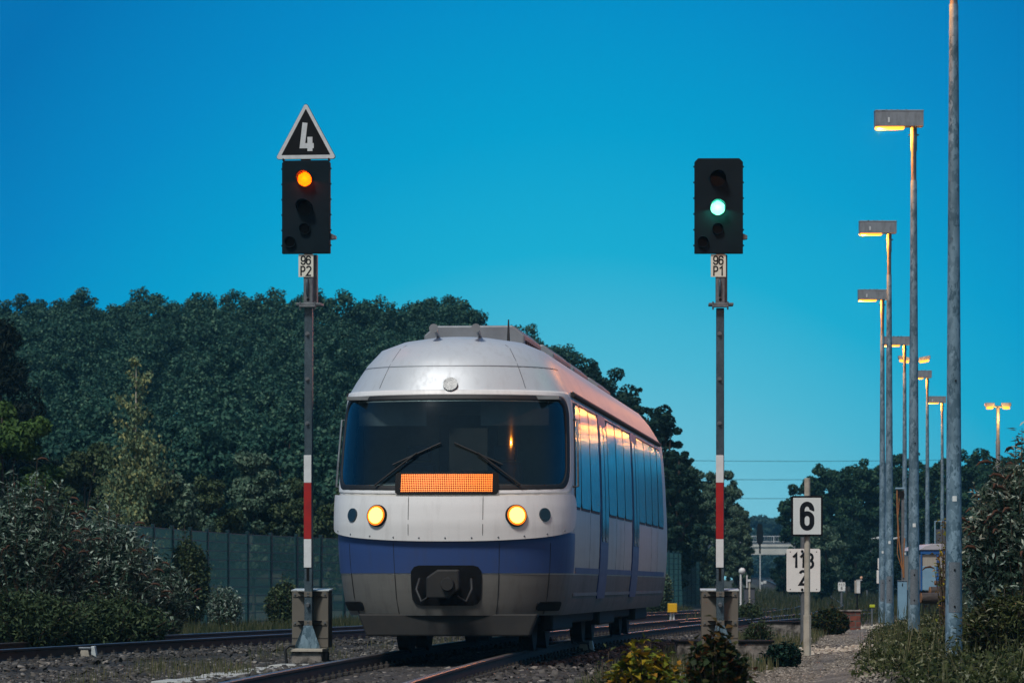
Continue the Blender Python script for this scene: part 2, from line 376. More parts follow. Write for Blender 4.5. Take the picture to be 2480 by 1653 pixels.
# ------------------------------------------------------------------ lettering (stroke glyphs)
def arc(cx, cz, rx, rz, a0, a1, n=12):
    return [(cx + rx*math.cos(R(a0+(a1-a0)*i/n)), cz + rz*math.sin(R(a0+(a1-a0)*i/n))) for i in range(n+1)]
GL = {
 '1': (.42, [[(.04,.74),(.30,.97),(.30,.0)]]),
 '2': (.50, [arc(.25,.75,.23,.22,165,-28,14)+[(.02,.03),(.50,.03)]]),
 '6': (.50, [[(.46,.72)]+arc(.25,.74,.22,.23,0,180)+[(.03,.5)]+arc(.25,.25,.22,.22,180,360)+arc(.25,.40,.22,.20,0,165)]),
 '9': (.50, [[(.04,.28)]+arc(.25,.26,.22,.23,180,360)+[(.47,.5)]+arc(.25,.75,.22,.22,0,180)+arc(.25,.60,.22,.20,180,345)]),
 '8': (.50, [arc(.25,.75,.20,.22,-90,270,20), arc(.25,.27,.24,.24,90,450,20)]),
 '7': (.48, [[(.0,.96),(.46,.96),(.16,.0)]]),
 'P': (.48, [[(.05,.0),(.05,.97),(.26,.97)]+arc(.26,.72,.19,.25,90,-90)+[(.05,.47)]]),
 '4': (.80, [[(.34,1.0),(.16,.19),(.94,.19)], [(.68,.50),(.68,.0)]]),
}
def ribbon(mb, pts, t, y, th):
    pts = [Vector((p[0], p[1])) for p in pts]; out = []
    cl = [pts[0]]
    for p in pts[1:]:
        if (p - cl[-1]).length > 1e-5: cl.append(p)
    for i, p in enumerate(cl):
        d0 = (cl[i]-cl[i-1]).normalized() if i else (cl[1]-cl[0]).normalized()
        d1 = (cl[i+1]-cl[i]).normalized() if i < len(cl)-1 else d0
        n0, n1 = Vector((-d0.y, d0.x)), Vector((-d1.y, d1.x)); m = (n0+n1)
        if m.length < 1e-4: m = n0
        m.normalize(); k = 1/max(.45, m.dot(n1))
        out.append((p + m*t/2*k, p - m*t/2*k))
    vs = []
    for a, b in out: vs += [(a.x,y,a.y),(b.x,y,b.y),(a.x,y-th,a.y),(b.x,y-th,b.y)]
    fs = []
    for i in range(len(out)-1):
        a, b = 4*i, 4*i+4
        fs += [(a+2,a+3,b+3,b+2),(a,b,b+1,a+1),(a,a+2,b+2,b),(a+1,b+1,b+3,a+3)]
    fs += [(0,1,3,2),(4*len(out)-4,4*len(out)-2,4*len(out)-1,4*len(out)-3)]
    mb.add(vs, fs)
def text(s, cx, cz, h, t, y, mat, parent, gap=.16, wid=1.0, name='lettering'):
    total = sum(GL[c][0] for c in s)*h*wid + gap*h*(len(s)-1)
    x = cx - total/2; mb = MB(); k = 0
    for c in s:
        w, strokes = GL[c]
        for st in strokes:
            ribbon(mb, [(x+px*h*wid, cz-h/2+pz*h) for px, pz in st], t, y-.0005*k, .002); k += 1
        x += w*h*wid + gap*h
    return mb.build(name, mat, parent)
def rrect(x0, x1, z0, z1, r, n=5):
    return [p for cx, cz, a in ((x1-r,z1-r,0),(x0+r,z1-r,90),(x0+r,z0+r,180),(x1-r,z0+r,270)) for p in arc(cx,cz,r,r,a,a+90,n)]

# ------------------------------------------------------------------ terrain and ground
def far_rise(Z): return 1.5*smooth(140, 420, Z)
def lampx(Z): return 4.59 + np.maximum(0, Z-42.9)*.094
def ground_z(X, Z):
    X = np.asarray(X, float); Z = np.asarray(Z, float)
    z = -.24 + far_rise(Z)
    z = z + .20*smooth(-1.6, -.2, X - lampx(Z))*smooth(0, 30, Z)
    hill = smooth(160, 262, Z)*(1-smooth(-5, 13, X))*(1-.12*(1-smooth(-60, -22, X)))
    z = z + 9.9*hill
    return z
def build_ground():
    zs = np.concatenate([np.arange(-40, 30, 5.), np.arange(30, 110, 1.5), np.arange(110, 300, 5), np.arange(300, 700, 30), np.geomspace(700, 6000, 14)])
    xs = np.concatenate([-np.geomspace(40, 5000, 18)[::-1], np.arange(-39, 40, 1.0), np.geomspace(40, 5000, 18)])
    XX, ZZ = np.meshgrid(xs, zs); H = ground_z(XX, ZZ) + .02*np.sin(XX*3.1)*np.cos(ZZ*1.7)
    n, m = XX.shape
    vs = np.stack([XX, ZZ, H], -1).reshape(-1, 3)
    idx = np.arange(n*m).reshape(n, m)
    fs = np.stack([idx[:-1,:-1], idx[:-1,1:], idx[1:,1:], idx[1:,:-1]], -1).reshape(-1, 4)
    me = bpy.data.meshes.new('ground'); me.from_pydata(vs.tolist(), [], fs.tolist())
    me.polygons.foreach_set('use_smooth', [True]*len(me.polygons)); me.update()
    tag(link('ground', me, M['ground']), kind='structure')
build_ground()
def strip(name, mat, ctrl, width, lift=.03, n=120, wob=.12, edge=-.06):
    Zs = np.linspace(ctrl[0][0], ctrl[-1][0], n); Xs = np.interp(Zs, [c[0] for c in ctrl], [c[1] for c in ctrl])
    prof = [(-.5, edge), (-.38, lift), (0, lift+.01), (.38, lift), (.5, edge)]
    vs, fs = [], []
    for i, (Z, X) in enumerate(zip(Zs, Xs)):
        for j, (u, dz) in enumerate(prof):
            x = X + u*width*(1 + wob*math.sin(Z*.9+j*2)*math.cos(Z*.37+j)); vs.append((x, Z, float(ground_z(x, Z)) + dz))
    k = len(prof)
    for i in range(n-1):
        for j in range(k-1): fs.append((i*k+j, i*k+j+1, (i+1)*k+j+1, (i+1)*k+j))
    return tag(MB().add(vs, fs, True).build(name, mat), kind='structure')
strip('path', M['path'], [(20,1.6),(37.6,2.45),(48,3.7),(62,5.1),(80,6.5),(100,8.0),(125,10.5)], 1.5)

# ------------------------------------------------------------------ tracks
def catmull(ctrl, step=1.0):
    z0, z1 = ctrl[0][0], ctrl[-1][0]; Z = np.arange(z0, z1, step)
    zs = np.array([c[0] for c in ctrl]); xs = np.array([c[1] for c in ctrl]); m = np.gradient(xs, zs)
    i = np.clip(np.searchsorted(zs, Z, side='right')-1, 0, len(zs)-2)
    h = zs[i+1]-zs[i]; t = (Z-zs[i])/h
    X = (2*t**3-3*t**2+1)*xs[i] + (t**3-2*t**2+t)*h*m[i] + (-2*t**3+3*t**2)*xs[i+1] + (t**3-t**2)*h*m[i+1]
    return X, Z
G = 1.435
A_RIGHT = [(18,-1.45),(33.5,-.87),(45.5,-.18),(61,1.05),(72,2.35),(85,4.05),(110,7.5),(140,11.0),(200,15.5),(300,20.5),(400,25.0),(520,29.5)]
A_C = [(z, x-G/2-.035) for z, x in A_RIGHT]
B_C = [(36,-9.2),(51,-7.05),(65,-4.78),(80,-2.2),(100,1.35),(120,5.0),(140,8.3)]
C_C = [(88,4.3),(110,8.3),(140,13.6),(200,19.5),(300,24.8),(400,29.4),(520,33.5)]
def railz(Z): return far_rise(Z)
def frames(ctrl, step):
    X, Z = catmull(ctrl, step); dX = np.gradient(X, Z); l = np.sqrt(1+dX**2)
    return X, Z, 1/l, -dX/l            # right-hand normal in XZ
def make_track(label, ctrl, sleepers, bed=True):
    tr = thing('railway_track', label, 'railway track', (0,0,0))
    X, Z, nx, nz = frames(ctrl, 1.0)
    for s in (-1, 1):
        cx, cz = X + s*(G/2+.035)*nx, Z + s*(G/2+.035)*nz
        prof = [(-.062,-.155),(-.062,-.143),(-.010,-.128),(-.008,-.040),(-.034,-.028),(-.034,-.006),(-.028,0),(.028,0),(.034,-.006),(.034,-.028),(.008,-.040),(.010,-.128),(.062,-.143),(.062,-.155)]
        vs, fs, k = [], [], len(prof)
        for i in range(len(X)):
            for u, w in prof: vs.append((cx[i]+u*nx[i], cz[i]+u*nz[i], w + float(railz(Z[i]))))
        for i in range(len(X)-1):
            for j in range(k): fs.append((i*k+j, i*k+(j+1)%k, (i+1)*k+(j+1)%k, (i+1)*k+j))
        o = MB().add(vs, fs).build('rail', M['rail_rust'], tr)
        o.data.materials.append(M['rail_top'])
        for p in o.data.polygons:
            if p.normal.z > .55 and p.center.z > railz(p.center.y)-.02: p.material_index = 1
    if bed:
        vs, fs = [], []
        prof = [(-2.3,-.30),(-1.55,-.17),(-1.0,-.185),(0,-.195),(1.0,-.185),(1.55,-.17),(2.3,-.30)]; k = len(prof)
        for i in range(len(X)):
            for u, w in prof: vs.append((X[i]+u*nx[i], Z[i]+u*nz[i], w + float(railz(Z[i]))))
        for i in range(len(X)-1):
            for j in range(k-1): fs.append((i*k+j, i*k+j+1, (i+1)*k+j+1, (i+1)*k+j))
        MB().add(vs, fs, True).build('ballast_bed', M['ballast'], tr)
    Xs, Zs, nxs, nzs = frames(ctrl, .63)
    sm = MB(); sm.box(-1.25,1.25,-.12,.12,-.29,-.157)
    for s in (-1, 1):
        for q in (-1, 1):
            x = s*(G/2+.035)+q*.095; sm.box(x-.03,x+.03,-.07,.07,-.157,-.115)
            sm.cyl((x,0,-.115),(x,0,-.085),.018,n=6)
    proto = None; k = 0
    for i in range(len(Xs)):
        if Zs[i] < 30 or k >= sleepers: continue
        if proto is None: o = proto = sm.build('sleeper', M['sleeper'], tr, .01)
        else: o = proto.copy(); COL.objects.link(o)
        o.location = (Xs[i], Zs[i], float(railz(Zs[i]))); o.rotation_euler = (0, 0, math.atan2(nzs[i], nxs[i])); k += 1
    return tr
make_track('main track carrying the railcar, with rusty rails running past both signal masts', A_C, 95)
make_track('side track left of the railcar, in front of the green mesh fence', B_C, 70)
make_track('branch track splitting off to the right beyond the white number boards', C_C, 50)

# ballast stones
def stones(name, pts, size, mat, label, cat, kind='stuff', flat=.7):
    base = np.array([(1,0,-.3),(0,1,-.35),(-1,0,-.3),(0,-1,-.35),(.6,.6,.45),(-.6,.55,.5),(-.55,-.6,.42),(.58,-.6,.5)], float)
    faces = np.array([(4,5,6,7),(0,1,5,4),(1,2,6,5),(2,3,7,6),(3,0,4,7)])
    n = len(pts); s = rng.uniform(*size, n)
    V = base[None]*rng.uniform(.6,1.3,(n,1,3))*s[:,None,None] + rng.normal(0,.12,(n,8,3))*s[:,None,None]
    V[:,:,2] *= flat
    a = rng.uniform(0, 2*np.pi, n); b = rng.normal(0, .4, n); c, d = np.cos(a), np.sin(a)
    x, y, z = V[:,:,0], V[:,:,1], V[:,:,2]
    x, z = x*np.cos(b)[:,None]-z*np.sin(b)[:,None], x*np.sin(b)[:,None]+z*np.cos(b)[:,None]
    V = np.stack([x*c[:,None]-y*d[:,None], x*d[:,None]+y*c[:,None], z], -1) + pts[:,None,:]
    me = bpy.data.meshes.new(name)
    nv = n*8; nf = n*5
    me.vertices.add(nv); me.vertices.foreach_set('co', V.astype(np.float32).reshape(-1))
    idx = (faces[None] + (np.arange(n)*8)[:,None,None]).astype(np.int32).reshape(-1)
    me.loops.add(nf*4); me.loops.foreach_set('vertex_index', idx)
    me.polygons.add(nf); me.polygons.foreach_set('loop_start', np.arange(0, nf*4, 4, dtype=np.int32)); me.polygons.foreach_set('loop_total', np.full(nf, 4, np.int32))
    me.update(calc_edges=True)
    return tag(link(name, me, mat), label, cat, kind=kind)
acx = lambda Z: np.interp(Z, *map(np.array, zip(*[(z, x) for z, x in A_C])))
bcx = lambda Z: np.interp(Z, *map(np.array, zip(*[(z, x) for z, x in B_C])))
n = 60000
Zp = 30 + 55*rng.random(n)**1.5; Xp = rng.uniform(-8, 6, n)
da, db = Xp-acx(Zp), Xp-bcx(Zp)
keep = ((Xp < acx(Zp)+1.75+rng.normal(0,.25,n)) & (Xp > bcx(Zp)-1.5)) & (np.abs(np.abs(da)-.75) > .09) & (np.abs(np.abs(db)-.75) > .09)
Xp, Zp, da, db = Xp[keep], Zp[keep], da[keep], db[keep]
zz = np.where((np.abs(da) < .68) | (np.abs(db) < .68), -.182, -.165) + rng.uniform(-.015, .02, len(Xp))
zz = np.where((np.abs(da) > 2.0) & (np.abs(db) > 2.0), ground_z(Xp, Zp)+.02, zz)
stones('gravel', np.stack([Xp, Zp, zz], 1), (.022, .048), M['stone'], 'dark broken ballast stones between the tracks', 'ballast')

# ------------------------------------------------------------------ railcar
def make_train():
    NOSE_Z, TAIL_Z = 47.6, 69.0
    def rr(Z): return float(acx(Z))
    X0, X1 = rr(NOSE_Z), rr(TAIL_Z)
    t = thing('railcar', 'white and blue diesel railcar with lit yellow headlights running between the two signals', 'train', (X0, NOSE_Z, 0), -math.atan2(X1-X0, TAIL_Z-NOSE_Z))
    Lt = 22.0; D = 1.15; PW = 2.35; UF = 1.9; SL = Lt-2*D
    th_ = np.linspace(0, math.pi/2, 400); ax_ = 1.38*np.sin(th_)**(2/PW); ay_ = D*(1-np.cos(th_)**(2/PW))
    al_ = np.concatenate([[0], np.cumsum(np.hypot(np.diff(ax_), np.diff(ay_)))]); UF = float(al_[-1])
    zk  = [.34,.44,.60,.92,1.15,1.30,1.50,1.70,1.90,2.40,2.80,3.05,3.20,3.40,3.58,3.68,3.73]
    wk  = [1.18,1.26,1.32,1.36,1.375,1.38,1.385,1.385,1.38,1.365,1.345,1.32,1.24,1.12,.97,.74,.45]
    nk  = [.30,.16,.10,.05,.02,.0,.0,.03,.08,.25,.40,.50,.57,.68,.84,1.06,1.35]
    def Wz(z): return float(np.interp(z, zk, wk))
    def Nz(z): return float(np.interp(z, zk, nk))
    def surf0(u, z):
        s = -1 if u < 0 else 1; a = abs(u); w, n = Wz(z), Nz(z)
        if a <= UF:
            th = float(np.interp(a, al_, th_)); c, sn = max(0, math.cos(th)), max(0, math.sin(th))
            return Vector((s*w*sn**(2/PW) if sn else 0, n + D*(1-c**(2/PW)), z))
        q = a-UF; rear = q > SL/2
        if rear: q = max(0, SL-q)
        y = q + D + n*max(0, 1-q/2.5)
        return Vector((s*w, Lt-y if rear else y, z))
    def surf(u, z, off=0):
        p = surf0(u, z)
        if off:
            e = .02; du = surf0(u+e, z)-surf0(u-e, z); dz = surf0(u, z+e)-surf0(u, z-e)
            nrm = du.cross(dz).normalized()
            p = p + nrm*off
        return p
    # outline samples: front centre -> right side -> rear centre
    us = list(np.linspace(0, UF, 17)) + list(np.linspace(UF, UF+SL, 40))[1:]
    def outline(z):
        rt = [surf0(u, z) for u in us]
        th = np.linspace(math.pi/2, 0, 17)[1:]
        for a in th:
            c, sn = max(0, math.cos(a)), max(0, math.sin(a))
            rt.append(Vector((Wz(z)*sn**(2/PW) if sn > 1e-6 else 0, Lt-Nz(z)-D*(1-c**(2/PW)), z)))
        return rt + [Vector((-p.x, p.y, p.z)) for p in reversed(rt[1:-1])]
    def shell(name, z0, z1, mat, cap_top=False, cap_bot=False, opening=None):
        zs = sorted(set([z0] + [z for z in zk if z0 < z < z1] + [z1] + (list(opening[1:]) if opening else [])))
        rings = [outline(z) for z in zs]; k = len(rings[0])
        vs = [p for r in rings for p in r]
        def inside(i, j):
            if not opening: return False
            q = [(rings[a][b % k]) for a, b in ((i,j),(i,j+1),(i+1,j+1),(i+1,j))]
            c = sum(q, Vector())/4
            lim = abs(surf0(opening[0], c.z).x)
            return c.y < 2.0 and abs(c.x) < lim and opening[1] < c.z < opening[2]
        fs = [(i*k+j, i*k+(j+1)%k, (i+1)*k+(j+1)%k, (i+1)*k+j) for i in range(len(zs)-1) for j in range(k) if not inside(i, j)]
        mb = MB().add(vs, fs, True)
        if cap_top: mb.add(rings[-1], [tuple(range(k))])
        if cap_bot: mb.add(rings[0], [tuple(reversed(range(k)))])
        return mb.build(name, mat, t)
    def loop(u0, u1, fzb, fzt, r, n=7, m=16):
        fb = fzb if callable(fzb) else (lambda u: fzb); ft = fzt if callable(fzt) else (lambda u: fzt)
        pts = []
        cs = [(u1-r, 1, 0), (u0+r, 1, 90), (u0+r, 0, 180), (u1-r, 0, 270)]
        for q, (cu, top, a0) in enumerate(cs):
            for i in range(n+1):
                a = R(a0+90*i/n); u = cu+r*math.cos(a)
                z = (ft(u)-r if top else fb(u)+r)+r*math.sin(a); pts.append((u, z))
            nu_, tp = cs[(q+1) % 4][:2]
            if q in (0, 2):
                e = nu_
                for i in range(1, m):
                    u = cu+(e-cu)*i/m; pts.append((u, ft(u) if q == 0 else fb(u)))
            else:
                u = u0 if q == 1 else u1; za, zb2 = (ft(u)-r, fb(u)+r) if q == 1 else (fb(u)+r, ft(u)-r)
                for i in range(1, m): pts.append((u, za+(zb2-za)*i/m))
        return pts
    def frame(name, outer, inner, mat, off, depth, parent=t, steps=4):
        vs, fs, k = [], [], len(outer)
        rows = [(q/steps, off) for q in range(steps+1)]; rows = [(0, off-depth)] + rows + [(1, off-depth)]
        for f, o in rows:
            for (a, b), (c, d) in zip(outer, inner): vs.append(surf(a+(c-a)*f, b+(d-b)*f, o))
        for q in range(len(rows)-1):
            for i in range(k): fs.append((q*k+i, q*k+(i+1)%k, (q+1)*k+(i+1)%k, (q+1)*k+i))
        return MB().add(vs, fs, True).build(name, mat, parent)
    shell('skirt', .44, .915, M['train_skirt'], cap_bot=True)
    shell('body', .915, 3.05, M['train_beige'], opening=(UF*.80, 1.955, 2.93))
    shell('roof', 3.05, 3.73, M['train_roof'], cap_top=True)
    def patch(name, u0, u1, zb, zt, mat, r=.1, off=.012, depth=.04, nu=24, nz=14, parent=t):
        fzb = zb if callable(zb) else (lambda u: zb); fzt = zt if callable(zt) else (lambda u: zt)
        H = fzt((u0+u1)/2)-fzb((u0+u1)/2); Wd = u1-u0; vs, fs = [], []
        # rows cluster at the rounded corners
        tv = [.5-.5*math.cos(math.pi*j/nz) for j in range(nz+1)]
        for tj in tv:
            d = min(tj, 1-tj)*H; ins = r-math.sqrt(max(0, r*r-(r-d)**2)) if d < r else 0
            for i in range(nu+1):
                u = u0+ins+(Wd-2*ins)*i/nu; z = fzb(u)+(fzt(u)-fzb(u))*tj
                vs.append(surf(u, z, off))
        k = nu+1
        for j in range(nz):
            for i in range(nu): fs.append((j*k+i, j*k+i+1, (j+1)*k+i+1, (j+1)*k+i))
        mb = MB().add(vs, fs, True)
        bd = [(0,i) for i in range(k)] + [(j,nu) for j in range(1,nz+1)] + [(nz,i) for i in range(nu-1,-1,-1)] + [(j,0) for j in range(nz-1,0,-1)]
        inner = []
        for j, i in bd:
            tj = tv[j]; d = min(tj, 1-tj)*H; ins = r-math.sqrt(max(0, r*r-(r-d)**2)) if d < r else 0
            u = u0+ins+(Wd-2*ins)*i/nu; z = fzb(u)+(fzt(u)-fzb(u))*tj; inner.append(surf(u, z, off-depth))
        outer = [vs[j*k+i] for j, i in bd]; q = len(bd)
        mb.add(outer+inner, [(a, (a+1)%q, (a+1)%q+q, a+q) for a in range(q)])
        return mb.build(name, mat, parent)
    # front: blue lower band, white rounded nose, windscreen, matrix board
    patch('front_band', -UF*1.12, UF*1.12, .93, 1.40, M['train_blue'], .05, .008, .03, 40, 8)
    patch('nose', -UF*.93, UF*.93, lambda u: 1.30+.13*(abs(u)/1.75)**2.5, lambda u: 1.80+.05*(abs(u)/1.75)**2, M['train_white'], .22, .055, .09, 48, 16)
    wl = lambda u: 1.90+.04*(abs(u)/1.7)**2
    lo_, li_ = loop(-UF*.97, UF*.97, lambda u: wl(u)-.06, 3.06, .30), loop(-UF*.845, UF*.845, lambda u: wl(u)-.02, 3.0, .24)
    ls_ = loop(-UF*.79, UF*.79, lambda u: wl(u)+.035, 2.945, .20)
    frame('windscreen_frame', lo_, li_, M['train_white'], .012, .05)
    frame('windscreen_seal', li_, ls_, M['black_trim'], .016, .05)
    patch('windscreen', -UF*.81, UF*.81, lambda u: wl(u)+.01, 2.965, M['clear_glass'], .22, .006, .012, 40, 16)
    # cab seen through the windscreen
    dk = MB().prism([(-1.15,1.30),(1.15,1.30),(1.15,1.93),(.75,1.99),(-.75,1.99),(-1.15,1.93)], .62, 1.05).build('cab_desk', M['cab_dark'], t, .03)
    MB().prism([(-.05,1.991),(.45,1.991),(.42,2.13),(-.02,2.13)], .80, .95).build('instrument_hood', M['black'], dk, .02)
    MB().box(-1.28,1.28,2.55,2.62,.95,3.0).build('bulkhead', M['cab_grey'], t)
    MB().box(-.36,.36,2.53,2.548,.95,2.85).build('cab_door', M['cab_blue'], t, .01)
    MB().box(-.24,.24,2.515,2.528,1.9,2.7).build('door_window', M['glass'], t, .01)
    MB().box(-1.25,1.25,.75,2.54,2.96,3.0).build('cab_ceiling', M['cab_grey'], t)
    for sx in (-.52, .52):
        st = MB().prism([(sx-.23,1.45),(sx+.23,1.45),(sx+.24,1.9),(sx+.20,2.26),(sx-.20,2.26),(sx-.24,1.9)], 1.75, 1.87).build('cab_seat', M['cab_blue'], t, .04)
        MB().box(sx-.14,sx+.14,1.76,1.86,2.28,2.46).build('headrest', M['cab_blue'], st, .03)
    bl = MB()
    for s_ in (-1, 1): bl.box(s_*.72-.40, s_*.72+.40, .86, .87, 2.66, 2.95)
    bl.build('sun_blind', M['cab_grey'], t)
    brd = patch('destination_board', -.60, .60, 1.835, 2.085, M['black'], .03, .034, .05, 14, 6)
    mb = MB()
    for i in range(50):
        for j in range(10):
            u, z = -.52+1.04*i/49, 1.868+.185*j/9
            c = surf(u, z, .037); du = (surf(u+.0065, z, .037)-c); dz = Vector((0, .003, .0065))
            mb.add([c-du-dz, c+du-dz, c+du+dz, c-du+dz], [(0,1,2,3)])
    mb.build('lit_matrix', M['disp_led'], brd)
    for s in (-1, 1):
        u = s*.80; c = surf(u, 1.585, .05); nrm = (surf(u, 1.585, .06)-surf(u, 1.585, 0)).normalized()
        hl = MB().tube([c-nrm*.03, c+nrm*.035], [.135, .125], 28).build('headlight', M['black'], t)
        lens = MB().tube([c+nrm*.02, c+nrm*.045], [.098, .092], 24)
        lens.build('headlight_lens', M['head_led'], hl)
        MB().tube([c+nrm*.030, c+nrm*.0405], [.118, .114], 28).build('headlight_halo', M['head_halo'], hl)  # emissive ring added for the orange halo around the lens
        u2 = s*1.16; c = surf(u2, 1.60, .05); nrm = (surf(u2, 1.60, .06)-surf(u2, 1.60, 0)).normalized()
        MB().tube([c-nrm*.03, c+nrm*.02], [.085, .078], 20).build('tail_light', M['glass'], t)
    # wiper, coupler, plough
    for x0_, x1_ in ((-.95,-.22),(.95,.22)):
        w0, w1 = surf(x0_*.9, 1.93, .05), surf(x1_*1.6, 2.30, .06); wp = MB().tube([w0, w0.lerp(w1,.5)+Vector((0,-.02,0)), w1], .013, 6).build('wiper', M['black_trim'], t)
        b0, b1 = surf(x1_*2.9, 2.17, .045), surf(x1_*.35, 2.42, .045); MB().tube([b0, b0.lerp(b1,.5)+Vector((0,-.01,0)), b1], .011, 6).build('wiper_blade', M['black_trim'], wp)
    MB().tube([surf(0, 3.12, 0), surf(0, 3.12, .035)], [.09,.085], 20).build('top_light', M['glass'], t)
    MB().box(-.012,.012,-.02,.02,2.0,2.9) if False else None
    for u_ in (-.95, .95): patch('roof_seam', u_-.004, u_+.004, 3.09, 3.62, M['train_gear'], .002, .003, .008, 2, 10)
    patch('roof_seam', -UF*.98, UF*.98, 3.345, 3.355, M['train_gear'], .002, .003, .008, 50, 2)
    for u_ in (-1.3, -.62, .62, 1.3): patch('panel_seam', u_-.003, u_+.003, .46, 1.28, M['black_trim'], .001, .0095, .008, 2, 6)
    bo_ = MB()
    for u_ in np.linspace(-1.5, 1.5, 11):
        c_ = surf(float(u_), 1.335+.13*(abs(u_)/1.75)**2.5, .056); bo_.sphere(c_, .011, 8, 4)
    bo_.build('rivet', M['train_gear'], t)
    cp = MB(); cp.box(-.13,.13,-.20,.35,.70,.90); cp.prism([(-.19,.64),(.06,.64),(.19,.74),(.19,.97),(-.06,.97),(-.19,.88)], -.32, -.20); cp.cyl((.06,-.40,.80),(.06,-.20,.80),.07,.10,14)
    cq = cp.build('coupler', M['under_black'], t, .02)
    for s in (-1, 1): MB().tube([(s*.30,-.02,.86),(s*.32,-.16,.74),(s*.26,-.20,.60),(s*.16,-.22,.66)], .018, 8).build('hose', M['black_trim'], cq)
    patch('coupler_recess_shade', -.42, .42, .56, 1.02, M['black'], .10, .014, .03, 12, 8)  # black patch paints the shade of an opening; the skirt is not cut
    MB().prism([(-.95,.20),(.95,.20),(1.05,.46),(-1.05,.46)], .22, .42).build('snow_plough', M['under_black'], t, .02)
    for s in (-1, 1):
        patch('step', *sorted((s*1.15, s*1.62)), .50, .60, M['black'], .03, .02, .04, 6, 4)
        p0, p1 = surf(s*UF*.985, 1.95, .06), surf(s*UF*.985, 2.75, .06); MB().tube([surf(s*UF*.985,1.95,0), p0, p0.lerp(p1,.5), p1, surf(s*UF*.985,2.75,0)], .014, 6).build('handrail', M['galv_dull'], t)
        patch('nose_seam', *sorted((s*.42, s*.427)), 1.36, 1.80, M['black_trim'], .002, .0565, .01, 2, 6)
        mb = MB(); mb.tube([(s*.25, 1.5, 3.73),(s*.25, 1.15, 3.80),(s*.25, .98, 3.81)], [.02,.03,.055], 10); mb.build('horn', M['train_gear'], t)
    MB().tube([(.5,2.4,3.72),(.5,2.42,4.0)], [.02,.008], 8).build('antenna', M['black_trim'], t)
    # side: gutter, windows, doors, stripe
    for s in (-1, 1):
        gp = [surf(s*u, 3.05, .02) for u in np.linspace(UF*.99, UF+SL-1.0, 40)]
        MB().tube(gp, .032, 8).build('gutter', M['black_trim'], t)
        u = UF+.22; k = 0
        spans = [(.25,1.05),(1.17,2.67),(2.79,4.29),(5.95,7.45),(7.57,9.07),(9.19,10.69),(12.3,13.8),(13.92,15.42),(15.54,17.04),(17.2,18.6)]
        for a, b in spans:
            lo, hi = (UF+a, UF+b) if s > 0 else (-UF-b, -UF-a)
            wn = patch('side_window', lo, hi, 1.72, 2.94, M['glass'], .10, .014, .03, 6, 8)
            patch('window_seal', lo-.03, hi+.03, 1.69, 2.97, M['black_trim'], .12, .008, .02, 6, 8, wn)
        for a in (4.42, 10.82):
            lo, hi = (UF+a, UF+a+1.38) if s > 0 else (-UF-a-1.38, -UF-a)
            dr = patch('door', lo, hi, .62, 2.98, M['train_blue'], .06, .016, .04, 6, 10)
            mid = (lo+hi)/2
            patch('door_glass', lo+.10, mid-.05, 1.35, 2.85, M['glass'], .10, .024, .02, 5, 8, dr)
            patch('door_glass', mid+.05, hi-.10, 1.35, 2.85, M['glass'], .10, .024, .02, 5, 8, dr)
        for a in (.12, 2.73, 4.36, 5.88, 7.51, 9.13, 10.76, 12.25, 15.48, 17.12):
            lo, hi = sorted((s*(UF+a), s*(UF+a+.012))); patch('panel_seam', lo, hi, .95, 3.02, M['black_trim'], .002, .0025, .008, 2, 8)
        lo, hi = (UF+.5, UF+SL-.6) if s > 0 else (-UF-SL+.6, -UF-.5)
        patch('side_stripe', lo, hi, .93, 1.0, M['train_blue'], .01, .007, .02, 60, 3)
        patch('skirt_line', lo, hi, .66, .70, M['train_gear'], .01, .012, .03, 60, 3)
    # roof equipment
    for y0, y1, w, h in ((3.2,5.6,.62,3.98),(6.6,9.4,.70,3.94),(11.0,13.6,.62,3.98),(15.2,17.8,.66,3.94)):
        g = MB().prism([(-w,3.66),(w,3.66),(w,h-.12),(w-.14,h),(-w+.14,h),(-w,h-.12)], y0, y1).build('roof_unit', M['train_gear'], t, .02)
        gr = MB().box(w-.006, w+.004, y0+.15, y1-.15, 3.715, h-.175)
        for q in range(8):
            y = y0+.25+(y1-y0-.5)*q/7; gr.box(w-.004, w+.012, y-.06, y+.06, 3.72, h-.18)
        gr.build('vent_grille', M['black'], g)
    # bogies
    for y in (3.3, 11.0, 18.7):
        bg_ = MB()
        for s in (-1, 1): bg_.box(s*1.02-.07, s*1.02+.07, y-1.45, y+1.45, .24, .60)
        bg_.box(-.95,.95,y-.25,y+.25,.32,.6)
        bo = bg_.build('bogie', M['under_black'], t, .03)
        for q in (-.9, .9):
            wm = MB()
            for s in (-1, 1): wm.cyl((s*.69, y+q, .42),(s*.82, y+q, .42), .42, n=28); wm.cyl((s*.66, y+q, .42),(s*.69, y+q, .42), .45, n=28)
            wm.cyl((-.8,y+q,.42),(.8,y+q,.42),.09)
            wm.build('wheelset', M['under_black'], bo)
    for y0, y1 in ((4.9,9.6),(12.6,17.2)): MB().box(-1.0,1.0,y0,y1,.30,.50).build('underfloor_box', M['under_black'], t, .03)
make_train()

